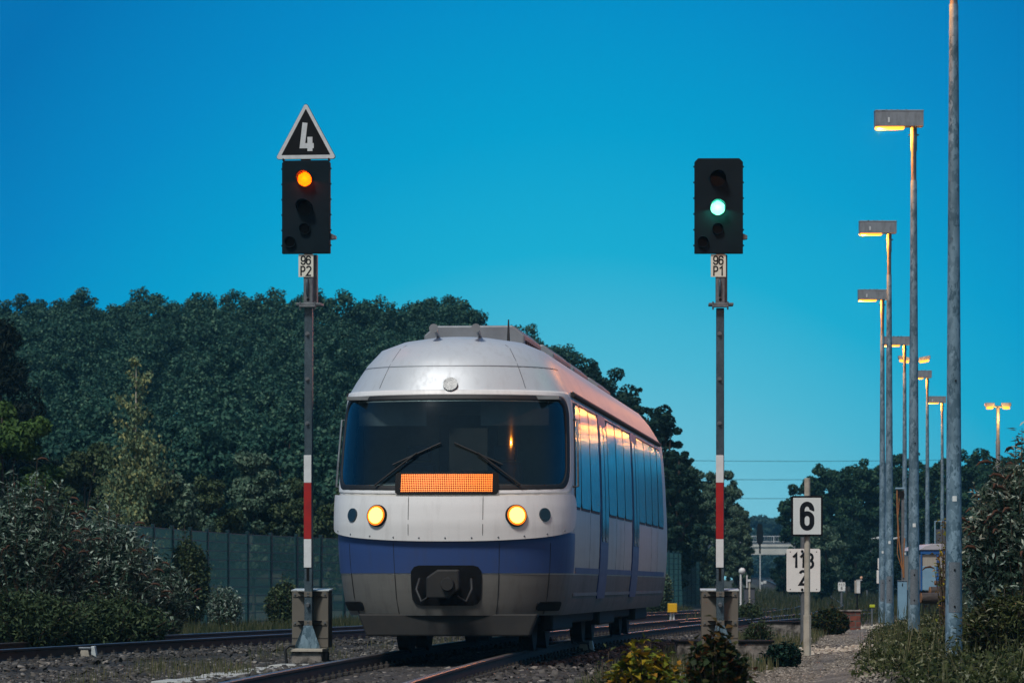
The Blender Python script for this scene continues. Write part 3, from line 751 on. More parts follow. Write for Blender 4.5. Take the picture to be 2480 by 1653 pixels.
# ------------------------------------------------------------------ signals
def zs_(y): return (HY-y)/200+CAM_Z
def make_signal(label, px, Z, rz, top_lit, lit, triangle, idtext, chamfer):
    t = thing('railway_signal', label, 'signal', (PX(px, Z), Z, 0), rz)
    # mast: square hollow section
    MB().box(-.048,.048,-.048,.048,.0,zs_(742)).build('mast', M['galv_mast'], t, .006)
    up = MB().box(-.055,.055,-.062,.050,zs_(730),zs_(611)).box(-.035,.09,.052,.14,zs_(730),zs_(611)).build('upper_mast', M['galv_dull'], t, .005)
    hd = MB(); hd.tube([(-.005,-.062,zs_(672)),(-.005,-.10,zs_(676)),(-.005,-.10,zs_(708)),(-.005,-.062,zs_(713))], .013, 8); hd.build('grab_handle', M['galv_mast'], up)
    MB().cyl((0,-.066,zs_(722)),(0,-.060,zs_(722)),.018).build('bolt_hole', M['black'], up)
    fl = MB(); fl.box(-.14,.16,-.10,.16,zs_(736),zs_(730)); fl.box(-.10,.10,-.13,-.05,zs_(741),zs_(736.5))
    for x in (-.09,.09): fl.cyl((x,-.10,zs_(747)),(x,-.10,zs_(727)),.011,n=8)
    fl.build('flange', M['galv_dull'], t, .004)
    for y in (805, 915, 1023):
        st = MB(); st.cyl((-.01,-.05,zs_(y)),(-.01,-.085,zs_(y)),.016,n=10); st.cyl((-.01,-.05,zs_(y)),(-.01,-.056,zs_(y)),.028,n=12)
        st.build('step_bolt', M['galv_dull'], t)
    # mast plate, white-red-white
    for y0, y1, m in ((1100,1166.5,'plate_white'),(1167.2,1303.5,'plate_red'),(1304.2,1373,'plate_white')):
        MB().box(-.052,.040,-.058,-.0495,zs_(y1),zs_(y0)).build('mast_plate', M[m], t, .002)
    MB().box(-.020,.012,-.056,-.049,zs_(1405),zs_(1374)).build('dark_strip', M['black'], t, .002)
    # cabinet with lid and brackets
    cb = MB().box(-.225,.225,.09,.39,zs_(1568),zs_(1431)).build('cabinet', M['cabinet'], t, .006)
    MB().prism([(-.235,zs_(1431)+.001),(.235,zs_(1431)+.001),(.235,zs_(1428)),(-.235,zs_(1428))], .08, .40).build('lid', M['cabinet_lid'], cb, .004)
    MB().add([(-.235,.08,zs_(1428)),(.235,.08,zs_(1428)),(.235,.40,zs_(1424)),(-.235,.40,zs_(1424)),(-.235,.40,zs_(1428)),(.235,.40,zs_(1428))],[(0,1,2,3),(3,2,5,4),(0,3,4),(1,5,2)]).build('lid_top', M['cabinet_lid'], cb)
    MB().box(-.224,.224,.084,.0895,zs_(1545.6),zs_(1545)).build('seam', M['black'], cb)
    for y0, y1 in ((1431.5,1444.5),(1502,1514)):
        br = MB(); br.box(-.210,.210,.078,.0888,zs_(y1),zs_(y0))
        br.box(-.05,.05,-.056,-.0485,zs_(y1),zs_(y0))
        b_ = br.build('bracket', M['cabinet'], cb, .003)
        gs = MB()
        for s in (-1, 1):
            for zt in (zs_(y0)-.002, zs_(y1)+.010):
                gs.add([(s*.0485,-.045,zt),(s*.15,.077,zt),(s*.0485,.077,zt),(s*.0485,-.045,zt-.008),(s*.15,.077,zt-.008),(s*.0485,.077,zt-.008)],
                       [(0,1,2),(5,4,3),(0,3,4,1),(1,4,5,2),(2,5,3,0)])
        gs.build('gusset', M['black'], b_)
        bt = MB()
        for x in (-.185,.185): bt.cyl((x,.076,zs_((y0+y1)/2)),(x,.066,zs_((y0+y1)/2)),.012,n=8)
        for x in (-.008,.008):
            for dz in (-.016,.016): bt.cyl((x,-.057,zs_((y0+y1)/2)+dz),(x,-.064,zs_((y0+y1)/2)+dz),.008,n=8)
        bt.build('bolt', M['galv_dull'], b_)
    MB().cyl((0,-.05,zs_(1463)),(0,-.11,zs_(1465)),.028,.022,14).build('cable_entry', M['galv_dull'], t)
    # foot
    ft = MB(); ft.prism([(-.055,zs_(1514)),(.055,zs_(1514)),(.15,zs_(1569.5)),(-.15,zs_(1569.5))], -.062, -.0495)
    for s in (-1, 1): ft.add([(s*.055,-.058,zs_(1516)),(s*.150,-.058,zs_(1569.5)),(s*.165,-.12,zs_(1569.5)),(s*.058,-.075,zs_(1516))],[(0,1,2,3)])
    ft.build('foot', M['galv'], t)
    MB().box(-.205,.205,-.22,.25,zs_(1577.5),zs_(1570)).build('base_plate', M['concrete'], t, .006)
    bb = MB()
    for x in (-.16,.16):
        bb.cyl((x,-.16,zs_(1571)),(x,-.16,zs_(1563)),.012,n=8); bb.cyl((x,-.16,zs_(1570)),(x,-.16,zs_(1567)),.02,n=6)
    bb.build('anchor_bolt', M['galv_dull'], t)
    MB().box(-.19,.19,-.18,.40,-.32,zs_(1577.7)).build('pedestal', M['concrete_dark'], t, .02)
    MB().tube([(-.14,-.20,zs_(1564)),(-.20,-.24,zs_(1563)),(-.25,-.25,zs_(1572)),(-.23,-.25,zs_(1600)),(-.22,-.24,-.25)], .018, 8).build('cable', M['black_trim'], t)
    # head
    x0, x1 = -.315, .275
    zb, zt = zs_(610.5), zs_(384 if triangle else 379)
    c = .045 if chamfer else .03
    head = MB().prism([(x0,zb),(x1,zb),(x1,zt-c),(x1-c,zt),(x0+c,zt),(x0,zt-c)], -.10, -.02).build('signal_head', M['signal_dark'], t, .006)
    hb = MB()
    for i in range(6):
        z = zb+.10+(zt-zb-.2)*i/5
        for x in (x0-.006, x1+.006): hb.cyl((x-.008,-.06,z),(x+.008,-.06,z),.010,n=8)
    hb.build('screw', M['black'], head)
    MB().prism([(x1-.01,zs_(576)),(x1+.055,zs_(574)),(x1+.055,zs_(566)),(x1-.01,zs_(560))], -.055, .08).build('side_bracket', M['galv_dull'], head, .003)
    MB().box(-.21,.17,-.018,.16,zb+.15,zt-.15).build('housing', M['black'], head, .02)
    cx = -.032
    lens_y = {'top': 430, 'mid': 500, 'low': 550.5}
    for key, xx, r in (('top', cx, .0875), ('mid', cx, .0875), ('low', cx, .056), ('corner', cx-.18, .056)):
        z = zs_(lens_y.get(key, 582.5))
        on = key == lit
        led, back = (('amber_led','amber_back') if top_lit == 'orange' else ('green_led','green_back'))
        ho = MB(); n_ = 22; a0, a1 = (-10, 190) if r > .06 else (0, 360)
        vs, fs = [], []
        for i in range(n_+1):
            a = R(a0+(a1-a0)*i/n_); k = max(0, math.sin(a)); ln = .05+.17*k**.7 if r > .06 else .04+.05*max(0, math.sin(a))
            for rr_, yy in ((r+.012,-.09),(r+.012,-.10-ln),(r+.006,-.10-ln),(r+.006,-.09)):
                vs.append((xx+rr_*math.cos(a), yy, z+rr_*math.sin(a)))
        for i in range(n_):
            for j in range(3): fs.append((i*4+j, i*4+j+1, (i+1)*4+j+1, (i+1)*4+j))
        ho.add(vs, fs, True).build('hood', M['signal_dark'], head)
        ln_ = MB().cyl((xx,-.098,z),(xx,-.108,z), r, n=32).build('lens', M[back] if on else M['lens_dark'], head)
        if on:
            d = MB(); st = r/5.6
            for q in range(-6, 7):
                for p in range(-7, 8):
                    x, zz_ = (p+.5*(q%2))*st*1.0, q*st*.866
                    if math.hypot(x, zz_) < r*.965: d.sphere((xx+x,-.109,z+zz_), st*.40, 8, 4)
            d.build('lit_diodes', M[led], ln_)
            ld = bpy.data.lights.new('signal_light', 'POINT'); ld.energy = 7; ld.color = (1,.05,.0) if top_lit == 'orange' else (.05,1,.6); ld.shadow_soft_size = .03
            lo = bpy.data.objects.new('signal_light', ld); COL.objects.link(lo); lo.parent = t; lo.location = (xx, -.155, z+.01)
    # identification plate
    ip = MB().box(-.115,.068,-.075,-.064,zs_(667),zs_(612)).build('id_plate', M['board_cream'], t, .002)
    text('96', -.024, zs_(626.5), .105, .017, -.0755, M['letter'], ip, .12, 1.0)
    text(idtext, -.024, zs_(652.5), .115, .017, -.0755, M['letter'], ip, .14, 1.0)
    if triangle:
        def tri(zb_, zt_, hw, r):
            pts = []
            for (x, z, a) in ((hw-r*1.6, zb_+r, -90), (0, zt_-r, 30), (-hw+r*1.6, zb_+r, 150)): pts += arc(x-.022, z, r, r, a, a+120, 7)
            return pts
        bz, tz = zs_(381), zs_(247)
        tr = MB().prism(tri(bz, tz, .378, .028), -.085, -.06).build('speed_sign', M['black'], t)
        MB().ring(tri(bz+.004, tz-.006, .372, .026), tri(bz+.050, tz-.062, .302, .004), -.0895, -.0855).build('white_border', M['letter_white'], tr)
        text('4', -.022, zs_(327), .345, .062, -.0855, M['letter_white'], tr, 0, .52, 'numeral')
        MB().box(-.09,.03,-.058,-.03,zs_(386),zs_(376)).box(-.31,-.29,-.09,-.03,zs_(386),zs_(379)).box(.25,.27,-.09,-.03,zs_(386),zs_(379)).build('sign_bracket', M['black'], tr)
make_signal('signal mast with orange lit lamp under a black triangle numbered 4, plate 96 P2', 748, 50.3, R(-7), 'orange', 'top', True, 'P2', False)
make_signal('signal mast with green lit lamp and no triangle, plate 96 P1', 1744, 50.3, R(-1), 'green', 'mid', False, 'P1', True)

# ------------------------------------------------------------------ number boards
def octo(r): return [(r*math.cos(R(22.5+45*i)), r*math.sin(R(22.5+45*i))) for i in range(8)]
def octpost(mb, r, z0, z1, x=0, y=0):
    o = octo(r); vs = [(x+a, y+b, z0) for a, b in o]+[(x+a, y+b, z1) for a, b in o]
    return mb.add(vs, [(i,(i+1)%8,(i+1)%8+8,i+8) for i in range(8)]+[tuple(reversed(range(8))), tuple(range(8,16))])
Z6 = 58.0
t = thing('number_board', 'white board with black frame and large 6 on an octagonal concrete post', 'number board', (PX(1955, Z6), Z6, 0), R(2))
p6 = MB(); octpost(p6, .044, PZ(1488,Z6), PZ(1157,Z6)); octpost(p6, .058, -.30, PZ(1488,Z6)); p6.build('post', M['concrete'], t, .004)
b0, b1 = PZ(1298,Z6), PZ(1200,Z6); w = 38.5*Z6/F
bd = MB().prism(rrect(-w-.012, w-.012, b0, b1, .03), -.085, -.056).build('board', M['black'], t, .003)
MB().prism(rrect(-w+.016, w-.04, b0+.028, b1-.028, .008), -.089, -.0855).build('white_face', M['board'], bd)
text('6', -.012, (b0+b1)/2, .36, .068, -.0895, M['letter'], bd, 0, .86, 'numeral')
Z8 = 66.0
t = thing('kilometre_board', 'larger white rounded board reading 118 over 2 on a zinc post behind the 6', 'kilometre board', (PX(1945, Z8), Z8, 0), R(1))
MB().cyl((0,0,-.3),(0,0,PZ(1300,Z8)), .042, n=18).build('post', M['galv_dull'], t)
w = 41*Z8/F; b0, b1 = PZ(1432,Z8), PZ(1328,Z8)
bd = MB().prism(rrect(-w, w, b0, b1, .03), -.06, -.05).build('board', M['board'], t, .002)
text('118', -.008, PZ(1357,Z8), .225, .040, -.0605, M['letter'], bd, .17, .82)
text('2', -.008, PZ(1398,Z8), .225, .040, -.0605, M['letter'], bd, .2, .9)
bt = MB()
for x, z in ((0,b1-.04),(0,b0+.035)): bt.sphere((x-.02,-.062,z), .022, 10, 6)
for x, z in ((-w+.06,b1-.05),(w-.06,b1-.05),(-w+.06,b0+.04),(w-.06,b0+.04),(.035,b0+.04)): bt.cyl((x,-.060,z),(x,-.0625,z),.009,n=8)
bt.build('bolt', M['black'], bd)
Zs = 150.0
t = thing('kilometre_board', 'small distant white board reading 117 over 8 standing in tall grass', 'kilometre board', (PX(2038, Zs), Zs, far_rise(Zs)), 0)
g0 = float(ground_z(PX(2038,Zs), Zs)-far_rise(Zs))
MB().cyl((0,0,g0),(0,0,PZ(1402,Zs)-far_rise(Zs)), .04, n=10).build('post', M['galv_dull'], t)
w = 8.6*Zs/F; b0, b1 = PZ(1430,Zs)-far_rise(Zs), PZ(1409,Zs)-far_rise(Zs)
bd = MB().prism(rrect(-w, w, b0, b1, .03), -.06, -.045).build('board', M['board'], t)
text('117', 0, b0+(b1-b0)*.70, .10, .016, -.0605, M['letter'], bd, .3); text('8', 0, b0+(b1-b0)*.30, .10, .016, -.0605, M['letter'], bd)

# ------------------------------------------------------------------ lamps
def lamp_height(Z): return 7.0
def make_lamp(i, px, Z):
    labs = ['tallest nearest galvanised lamp post, its head above the picture', 'lamp post with the largest rectangular lit head, second from the front',
            'lamp post just left of the thicker one, with the second largest lit head', 'lamp post at the left end of the row, lit head half behind its neighbour',
            'lamp post whose lit head shows between two thick posts, fifth from the front', 'slim lamp post with small lit head right of the thick second post',
            'slim lamp post with small lit head touching the nearest thick post']
    X = PX(px, Z); g = float(ground_z(X, Z))
    t = thing('street_lamp', labs[i], 'street lamp', (X, Z, g), R(0), 'row of lamp posts beside the path')
    H = CAM_Z+7.0-g
    MB().tube([(0,0,-.3),(0,0,.1),(0,0,H-.98)], [.091,.091,.047], 28).build('pole', M['galv'], t)
    nk = MB().tube([(0,0,H-.98),(0,0,H-.55),(0,0,H-.53),(0,0,H-.18)], [.040,.040,.048,.048], 20)
    for s in (-1,1): nk.cyl((s*.03,0,H-.30),(s*.075,0,H-.30),.013,n=8)
    nk.build('neck', M['galv_dull'], t)
    x0, x1 = -.585, .135
    hd = MB().box(x0,x1,-.12,.12,H-.18,H+.04).build('lamp_head', M['lamp_grey'], t, .006)
    MB().box(x0-.004,x1+.004,-.126,.126,H+.0405,H+.062).build('lid', M['lamp_lid'], hd, .006)
    MB().box(x0+.19,x0+.215,-.132,-.1205,H-.125,H-.05).build('latch', M['plate_white'], hd, .002)
    MB().box(x0+.015,x0+.44,-.105,.105,H-.215,H-.1805).build('diffuser', M['sodium'], hd, .012)
    lp = MB()
    for k in range(4): lp.sphere((x0+.15+.11*k+.03*math.sin(k*5+i), -.03, H+.068), .018, 6, 4, .7)
    lp.build('debris', M['black'], hd)
    ld = bpy.data.lights.new('lamp_light', 'POINT'); ld.energy = 380; ld.color = (1,.29,.025); ld.shadow_soft_size = .04
    lo = bpy.data.objects.new('lamp_light', ld); COL.objects.link(lo); lo.parent = t; lo.location = (x0+.08, -.03, H-.28)
    # service door, sticker, hole
    r = .089
    def cpatch(name, a0, a1, z0, z1, dr, mat):
        vs, fs = [], []
        for k in range(9):
            a = R(a0+(a1-a0)*k/8)
            for z in (z0, z1):
                rr_ = .091-(.044)*max(0, (z-.1))/(H-1.08)+dr
                vs.append((rr_*math.sin(a), -rr_*math.cos(a), z))
        for k in range(8): fs.append((2*k, 2*k+2, 2*k+3, 2*k+1))
        return MB().add(vs, fs, True).build(name, mat, t)
    dz = .55
    dr = cpatch('service_door', -42, 42, dz, dz+.52, .003, M['galv_door'])
    bt = MB()
    for z in (dz+.06, dz+.44): bt.cyl((.0,-.085,z),(.0,-.098,z),.011,n=10); 
    bt.build('lock', M['black'], dr)
    cpatch('sticker', -16, 16, 1.70, 1.755, .003, M['board'])
    MB().cyl((.012,-.05,2.95),(.012,-.086,2.95),.010,n=8).build('bolt', M['black'], t)
    return t
M['lamp_grey'] = paint('grey lamp housing', (.26,.28,.31), (.13,.135,.15), .5, .1, 9, .45, .75, sc3=(1,1,.4))
M['lamp_lid'] = paint('lichen lamp lid', (.30,.32,.35), (.06,.06,.06), .6, .1, 18, .5, .7)
M['galv_door'] = galv('service door zinc', (.11,.13,.15), (.24,.27,.30), 70)
for i, (px, k) in enumerate(((2310,0),(2213,1),(2153.5,2),(2137,3),(2191,4),(2246,5),(2282,6))):
    make_lamp(i, px, 42.9*(2.29+k)/2.29)
def double_lamp(px, ytop, Z, half, label, tilt):
    X = PX(px, Z); g = float(ground_z(X, Z)); H = PZ(ytop, Z)-g
    t = thing('double_lamp', label, 'street lamp', (X, Z, g), 0)
    MB().tube([(0,0,-.2),(0,0,H-1.2),(0,0,H-1.15),(0,0,H)], [.10,.08,.06,.06], 16).build('pole', M['galv_dull'], t)
    ar = MB().tube([(-half*.75,0,H+.05),(0,0,H+.02),(half*.75,0,H+.05)], .04, 8).build('arm', M['galv_dull'], t)
    for s in (-1, 1):
        hd = MB(); x0, x1 = sorted((s*half*.28, s*half))
        hd.add([(x,y,z+(abs(x)-half*.28)*tilt) for x in (x0,x1) for y in (-.13,.13) for z in (H+.03,H+.17)], [(0,1,3,2),(4,6,7,5),(0,4,5,1),(2,3,7,6),(1,5,7,3),(0,2,6,4)])
        h = hd.build('lamp_head', M['lamp_grey'], t, .02)
        df = MB(); 
        df.add([(x,y,z+(abs(x)-half*.28)*tilt) for x in (x0+.05,x1-.05) for y in (-.12,.12) for z in (H-.06,H+.029)], [(0,1,3,2),(4,6,7,5),(0,4,5,1),(2,3,7,6),(1,5,7,3),(0,2,6,4)])
        df.build('diffuser', M['sodium'], h, .03)
    ld = bpy.data.lights.new('lamp_light', 'POINT'); ld.energy = 90; ld.color = (1,.46,.10); ld.shadow_soft_size = .1
    lo = bpy.data.objects.new('lamp_light', ld); COL.objects.link(lo); lo.parent = t; lo.location = (0, -.35, H-.35)
double_lamp(2417, 986, 150, .47, 'twin headed lamp above the right bush', 0.0)
double_lamp(2214, 876, 160, .62, 'twin headed lamp with upturned heads behind the thick second post', .18)
def arc_lamp(px, ytop, Z, label):
    X = PX(px, Z); g = float(ground_z(X, Z)); H = PZ(ytop, Z)-g
    t = thing('arched_lamp', label, 'street lamp', (X, Z, g), 0)
    MB().tube([(0,0,-.2),(0,0,H-1.1)]+[(1.0-1.0*math.cos(R(a)),0,H-1.1+1.1*math.sin(R(a))) for a in (15,30,45,60,75)], .055, 10).build('pole', M['galv_dull'], t)
    MB().add([(.75,-.12,H-.06),(1.7,-.08,H+.22),(1.7,.08,H+.22),(.75,.12,H-.06),(.75,-.12,H+.08),(1.7,-.08,H+.30),(1.7,.08,H+.30),(.75,.12,H+.08)],
             [(3,2,1,0),(4,5,6,7),(0,1,5,4),(1,2,6,5),(2,3,7,6),(3,0,4,7)]).build('lamp_head', M['white_paint'], t, .03)
arc_lamp(2072, 1307, 200, 'unlit arched lamp with pale head, left one before dark trees')
arc_lamp(2100, 1312, 215, 'unlit arched lamp with pale head, its head cut by the pole at the row end')

# ------------------------------------------------------------------ fence
def make_fence():
    top = [(0,-9.6,70),(240,-8.1,81),(500,-7.0,95),(620,-6.25,101),(1000,-2.1,121),(1300,1.4,137),(1600,5.5,154),(1700,8.2,178)]
    pts = [(x, z) for _, x, z in top]
    L = [0]
    for a, b in zip(pts, pts[1:]): L.append(L[-1]+math.hypot(b[0]-a[0], b[1]-a[1]))
    n = int(L[-1]/2.5)
    xs = np.interp(np.arange(n+1)*2.5, L, [p[0] for p in pts]); zs = np.interp(np.arange(n+1)*2.5, L, [p[1] for p in pts])
    f = thing('mesh_fence', 'dark green wire mesh fence with posts along the far side of the tracks', 'fence', (xs[0], zs[0], 0), 0)
    h0, h1 = -.1, 2.0; proto = None
    for i in range(n+1):
        if proto is None: o = proto = MB().box(-.05,.05,-.04,.04,-.45,2.08).build('post', M['fence'], f, .006)
        else: o = proto.copy(); COL.objects.link(o)
        o.location = (xs[i]-xs[0], zs[i]-zs[0], float(far_rise(zs[i]))); 
        j = min(i, n-1); o.rotation_euler = (0, 0, math.atan2(zs[j+1]-zs[j], xs[j+1]-xs[j]))
    mb = MB()
    for k in range(11):
        z = h0+(h1-h0)*k/10; mb.box(.05, 2.45, -.016, -.006, z-.010, z+.010)
    for k in range(29):
        x = .1+2.3*k/28; mb.box(x-.004, x+.004, -.005, .005, h0, h1)
    pr = mb.build('mesh_panel', M['fence_mesh'], f)
    for i in range(n):
        o = pr if i == 0 else pr.copy()
        if i: COL.objects.link(o)
        o.location = (xs[i]-xs[0], zs[i]-zs[0], float(far_rise(zs[i]))); o.rotation_euler = (0, 0, math.atan2(zs[i+1]-zs[i], xs[i+1]-xs[i]))
def fence_mesh_mat():      # thin woven screen fabric: partly open
    m, t, b = new_mat('fence wire and screen fabric'); co = coords(t, (1,1,1))
    b.inputs['Base Color'].default_value = (.006,.060,.068,1); b.inputs['Roughness'].default_value = .5
    return m
M['fence_mesh'] = fence_mesh_mat()
make_fence()

# ------------------------------------------------------------------ small trackside things
def wheel_sensor(px, Z, side, label):
    X = float(acx(Z) if side else bcx(Z)); X = X + (G/2+.035) + .10
    t = thing('axle_counter', label, 'axle counter', (X, Z, -.16), R(-6))
    MB().prism([(-.07,.0),(.07,.0),(.05,.10),(-.05,.10)], -.07, .07).build('foot', M['concrete'], t, .01)
    MB().box(-.10,.09,-.08,.08,.101,.135).build('cap', M['galv_dull'], t, .01)
    MB().add([(.09,-.06,.03),(.16,-.06,.0),(.13,-.06,.15),(.08,-.06,.14),(.09,.06,.03),(.16,.06,.0),(.13,.06,.15),(.08,.06,.14)],[(3,2,1,0),(4,5,6,7),(0,1,5,4),(1,2,6,5),(2,3,7,6),(3,0,4,7)]).build('sensor_box', M['cabinet_lid'], t, .008)
    MB().tube([(.13,0,.03),(.25,.0,.02),(.5,-.15,.0),(.8,-.2,-.02)], .012, 6).build('cable', M['black_trim'], t)
wheel_sensor(400, 54.5, 0, 'grey axle counter clipped to the left side track rail')
wheel_sensor(1400, 59.5, 1, 'brown axle counter clipped to the right rail below the railcar side')
t = thing('cable_trough', 'pale concrete cable trough leading to the orange lit signal mast', 'cable trough', (0,0,0))
ct = [(34,-3.95),(38.5,-3.43),(44,-2.95),(49.4,-2.52)]
k = 0
for i in range(15):
    z0, z1 = 34+i*1.0, 34+i*1.0+.985
    if z1 > 49.6: break
    x0, x1 = np.interp(z0, *zip(*ct)), np.interp(z1, *zip(*ct)); h = -.145+.008*math.sin(i*2.3)
    MB().add([(x0-.20,z0,h),(x0+.20,z0,h),(x1+.20,z1,h),(x1-.20,z1,h),(x0-.20,z0,h-.09),(x0+.20,z0,h-.09),(x1+.20,z1,h-.09),(x1-.20,z1,h-.09)],
             [(0,1,2,3),(7,6,5,4),(0,4,5,1),(1,5,6,2),(2,6,7,3),(3,7,4,0)]).build('slab', M['trough'], t, .008)
Zy = 100.0
t = thing('point_marker', 'small yellow box on a short white stand before the green fence', 'marker', (PX(1628, Zy), Zy, 0), R(4))
MB().box(-.11,.11,-.09,.09,PZ(1479,Zy),PZ(1460,Zy)).box(-.12,.12,-.10,.10,PZ(1481.5,Zy),PZ(1479,Zy)).build('box', M['yellow'], t, .012)
MB().cyl((-.05,0,-.3),(-.03,0,PZ(1481,Zy)),.025).cyl((.05,0,-.3),(.03,0,PZ(1481,Zy)),.025).build('stand', M['white_paint'], t)
Zw = 128.0
t = thing('marker_post', 'slim white post top showing above a bush at the fence', 'marker post', (PX(1598, Zw), Zw, 0))
MB().box(-.035,.035,-.03,.03,-.3,PZ(1352,Zw)).build('post', M['white_paint'], t, .01)
MB().box(-.04,.04,-.035,.035,PZ(1352,Zw),PZ(1350,Zw)).build('cap', M['galv_dull'], t, .004)

def low_wall(label, xa, xb, ytop, Z, hgt, mat, dep=.3, name='low_wall', slab=True):
    X0, X1 = PX(xa, Z), PX(xb, Z); zt = PZ(ytop, Z)
    t = thing(name, label, 'wall', ((X0+X1)/2, Z, 0), R(1.5)); w = (X1-X0)/2
    MB().box(-w,w,0,dep,zt-hgt-.3,zt-.035).build('wall_body', mat, t, .02)
    if slab: MB().box(-w-.02,w+.02,-.03,dep+.02,zt-.034,zt).build('coping', M['black'] if mat is not M['brick'] else M['concrete_dark'], t, .01)
low_wall('low stained concrete edge with dark steel top in front of the green lit signal', 1640, 1872, 1549, 53.5, .30, M['concrete_dark'])
low_wall('low concrete edge with dark top left of the concrete post', 1842, 1940, 1503, 76, .25, M['concrete_dark'])
low_wall('short stretch of old red brick wall behind a dark bush', 2030, 2085, 1476, 90, .35, M['brick'])
t = thing('stepping_slabs', 'worn wooden boards lying as steps beside the gravel path', 'boards', (PX(2005,84), 84, float(ground_z(PX(2005,84),84))))
for i in range(4): MB().box(-.22+.05*i,.22+.08*i,-.35+i*.8,.3+i*.8,.03,.075).build('board', M['concrete'], t, .01)
t = thing('concrete_slab', 'flat pinkish concrete slab in the ground at the bottom edge beside the path', 'slab', (PX(1868,37), 37, float(ground_z(1.8,37))))
MB().box(-.34,.36,-3.4,1.5,-.05,.045).build('slab_top', M['slab_pink'], t, .015)
for j, (px, Z, w_, l_, nn) in enumerate(((2060,62,.55,3.2,700),(2128,92,.7,4.5,600))):
    X = PX(px, Z); a = rng.normal(0,1,(nn,2))*np.array([w_,l_*.5])
    xs_, zs2 = X+a[:,0], Z+a[:,1]
    stones('rubble', np.stack([xs_, zs2, ground_z(xs_, zs2)+.035], 1), (.02,.06), M['rubble'], ('pale stone rubble on the path beside the concrete post','pale stone rubble farther along the path at the lamp posts')[j], 'rubble')

n = 34000; Z = 33+70*rng.random(n)**2.2; X = np.interp(Z, [20,37.6,48,62,80,100,125], [1.6,2.45,3.7,5.1,6.5,8.0,10.5])+rng.normal(0,.36,n)
stones('path_gravel', np.stack([X, Z, ground_z(X, Z)+.035], 1), (.011,.030), M['path_stone'], 'brownish loose gravel on the footpath', 'gravel')
n = 5000; Z = 31+24*rng.random(n); X = acx(Z)+1.6+rng.random(n)*1.8
stones('rubble', np.stack([X, Z, ground_z(X, Z)+.02], 1), (.014,.04), M['stone'], 'dark broken stones beside the near rail', 'rubble')
# far trackside equipment
def post_thing(name, label, cat, px, Z, parts, group=None):
    X = PX(px, Z); g = float(ground_z(X, Z))
    t = thing(name, label, cat, (X, Z, 0), 0, group)
    for nm, mat, fn in parts:
        mb = MB(); fn(mb, lambda p: PX(p, Z)-X, lambda y: PZ(y, Z), g); mb.build(nm, M[mat], t, .01)
    return t
post_thing('trackside_post', 'white post topped by a round pale lamp globe behind the green lit signal', 'post', 1797, 120, [
    ('post', 'white_paint', lambda m,x,y,g: m.cyl((x(1794),0,g-.2),(x(1794),0,y(1389)),.03)),
    ('globe', 'white_paint', lambda m,x,y,g: m.sphere((x(1797),0,y(1382)), .10, 14, 10))])
post_thing('trackside_post', 'plain slim white post right of the round globe post', 'post', 1809, 125, [
    ('post', 'white_paint', lambda m,x,y,g: m.box(x(1807.5),x(1810.5),-.02,.02,g-.2,y(1391))),
    ('cap', 'galv_dull', lambda m,x,y,g: m.box(x(1807),x(1811),-.03,.03,y(1391),y(1390)))])
post_thing('trackside_box', 'small white box on a cream post in front of a dark cabinet', 'post box', 1815, 118, [
    ('post', 'concrete', lambda m,x,y,g: m.box(x(1813),x(1817),-.03,.03,g-.2,y(1408))),
    ('box', 'white_paint', lambda m,x,y,g: m.box(x(1811),x(1818),-.05,.05,y(1408),y(1402)))])
post_thing('equipment_cabinet', 'dark grey equipment cabinet behind the cream post', 'cabinet', 1815, 122, [
    ('body', 'bridge_dark', lambda m,x,y,g: m.box(x(1803),x(1828),0,.4,g-.2,y(1424))),
    ('roof', 'black', lambda m,x,y,g: m.box(x(1802),x(1829),-.03,.43,y(1424)+.003,y(1422)))])
post_thing('distant_signal', 'black distant signal head on a pale mast in front of the bridge', 'signal', 1841, 260, [
    ('mast', 'white_paint', lambda m,x,y,g: m.cyl((x(1841),0,g-.2),(x(1841),0,y(1340)),.035)),
    ('signal_head', 'black', lambda m,x,y,g: m.prism([(x(1833),y(1312)),(x(1838),y(1319)),(x(1845),y(1316)),(x(1848),y(1309)),(x(1848),y(1288)),(x(1845),y(1268)),(x(1835),y(1268)),(x(1832),y(1290))], -.08, .1)),
    ('neck', 'black', lambda m,x,y,g: m.box(x(1838.5),x(1842.5),-.03,.05,y(1340),y(1314))),
    ('base', 'concrete', lambda m,x,y,g: m.box(x(1835.5),x(1848),-.2,.3,g-.2,y(1427)))])
post_thing('flat_marker', 'pair of tiny white marker plates right of the distant signal mast', 'marker', 1848, 265, [
    ('plate', 'white_paint', lambda m,x,y,g: m.box(x(1843),x(1848),-.02,.02,y(1414),y(1408))),
    ('plate', 'white_paint', lambda m,x,y,g: m.box(x(1849),x(1856),-.02,.02,y(1412),y(1405))),
    ('post', 'galv_dull', lambda m,x,y,g: m.box(x(1852)-.02,x(1852)+.02,.021,.05,g-.2,y(1408)))])
post_thing('work_machine', 'distant red and white track machine at the foot of the bridge', 'machine', 1892, 330, [
    ('chassis', 'red_paint', lambda m,x,y,g: m.box(x(1877),x(1900),-.8,.8,y(1428),y(1418))),
    ('cab', 'white_paint', lambda m,x,y,g: m.prism([(x(1890),y(1424)),(x(1900),y(1418)),(x(1902),y(1399)),(x(1893),y(1398)),(x(1892),y(1412))], -.6, .6)),
    ('cab_window', 'glass', lambda m,x,y,g: m.box(x(1895),x(1899),-.62,-.601,y(1408),y(1400))),
    ('boom', 'yellow', lambda m,x,y,g: m.box(x(1884),x(1890),-.3,.3,y(1432),y(1428.2)))])
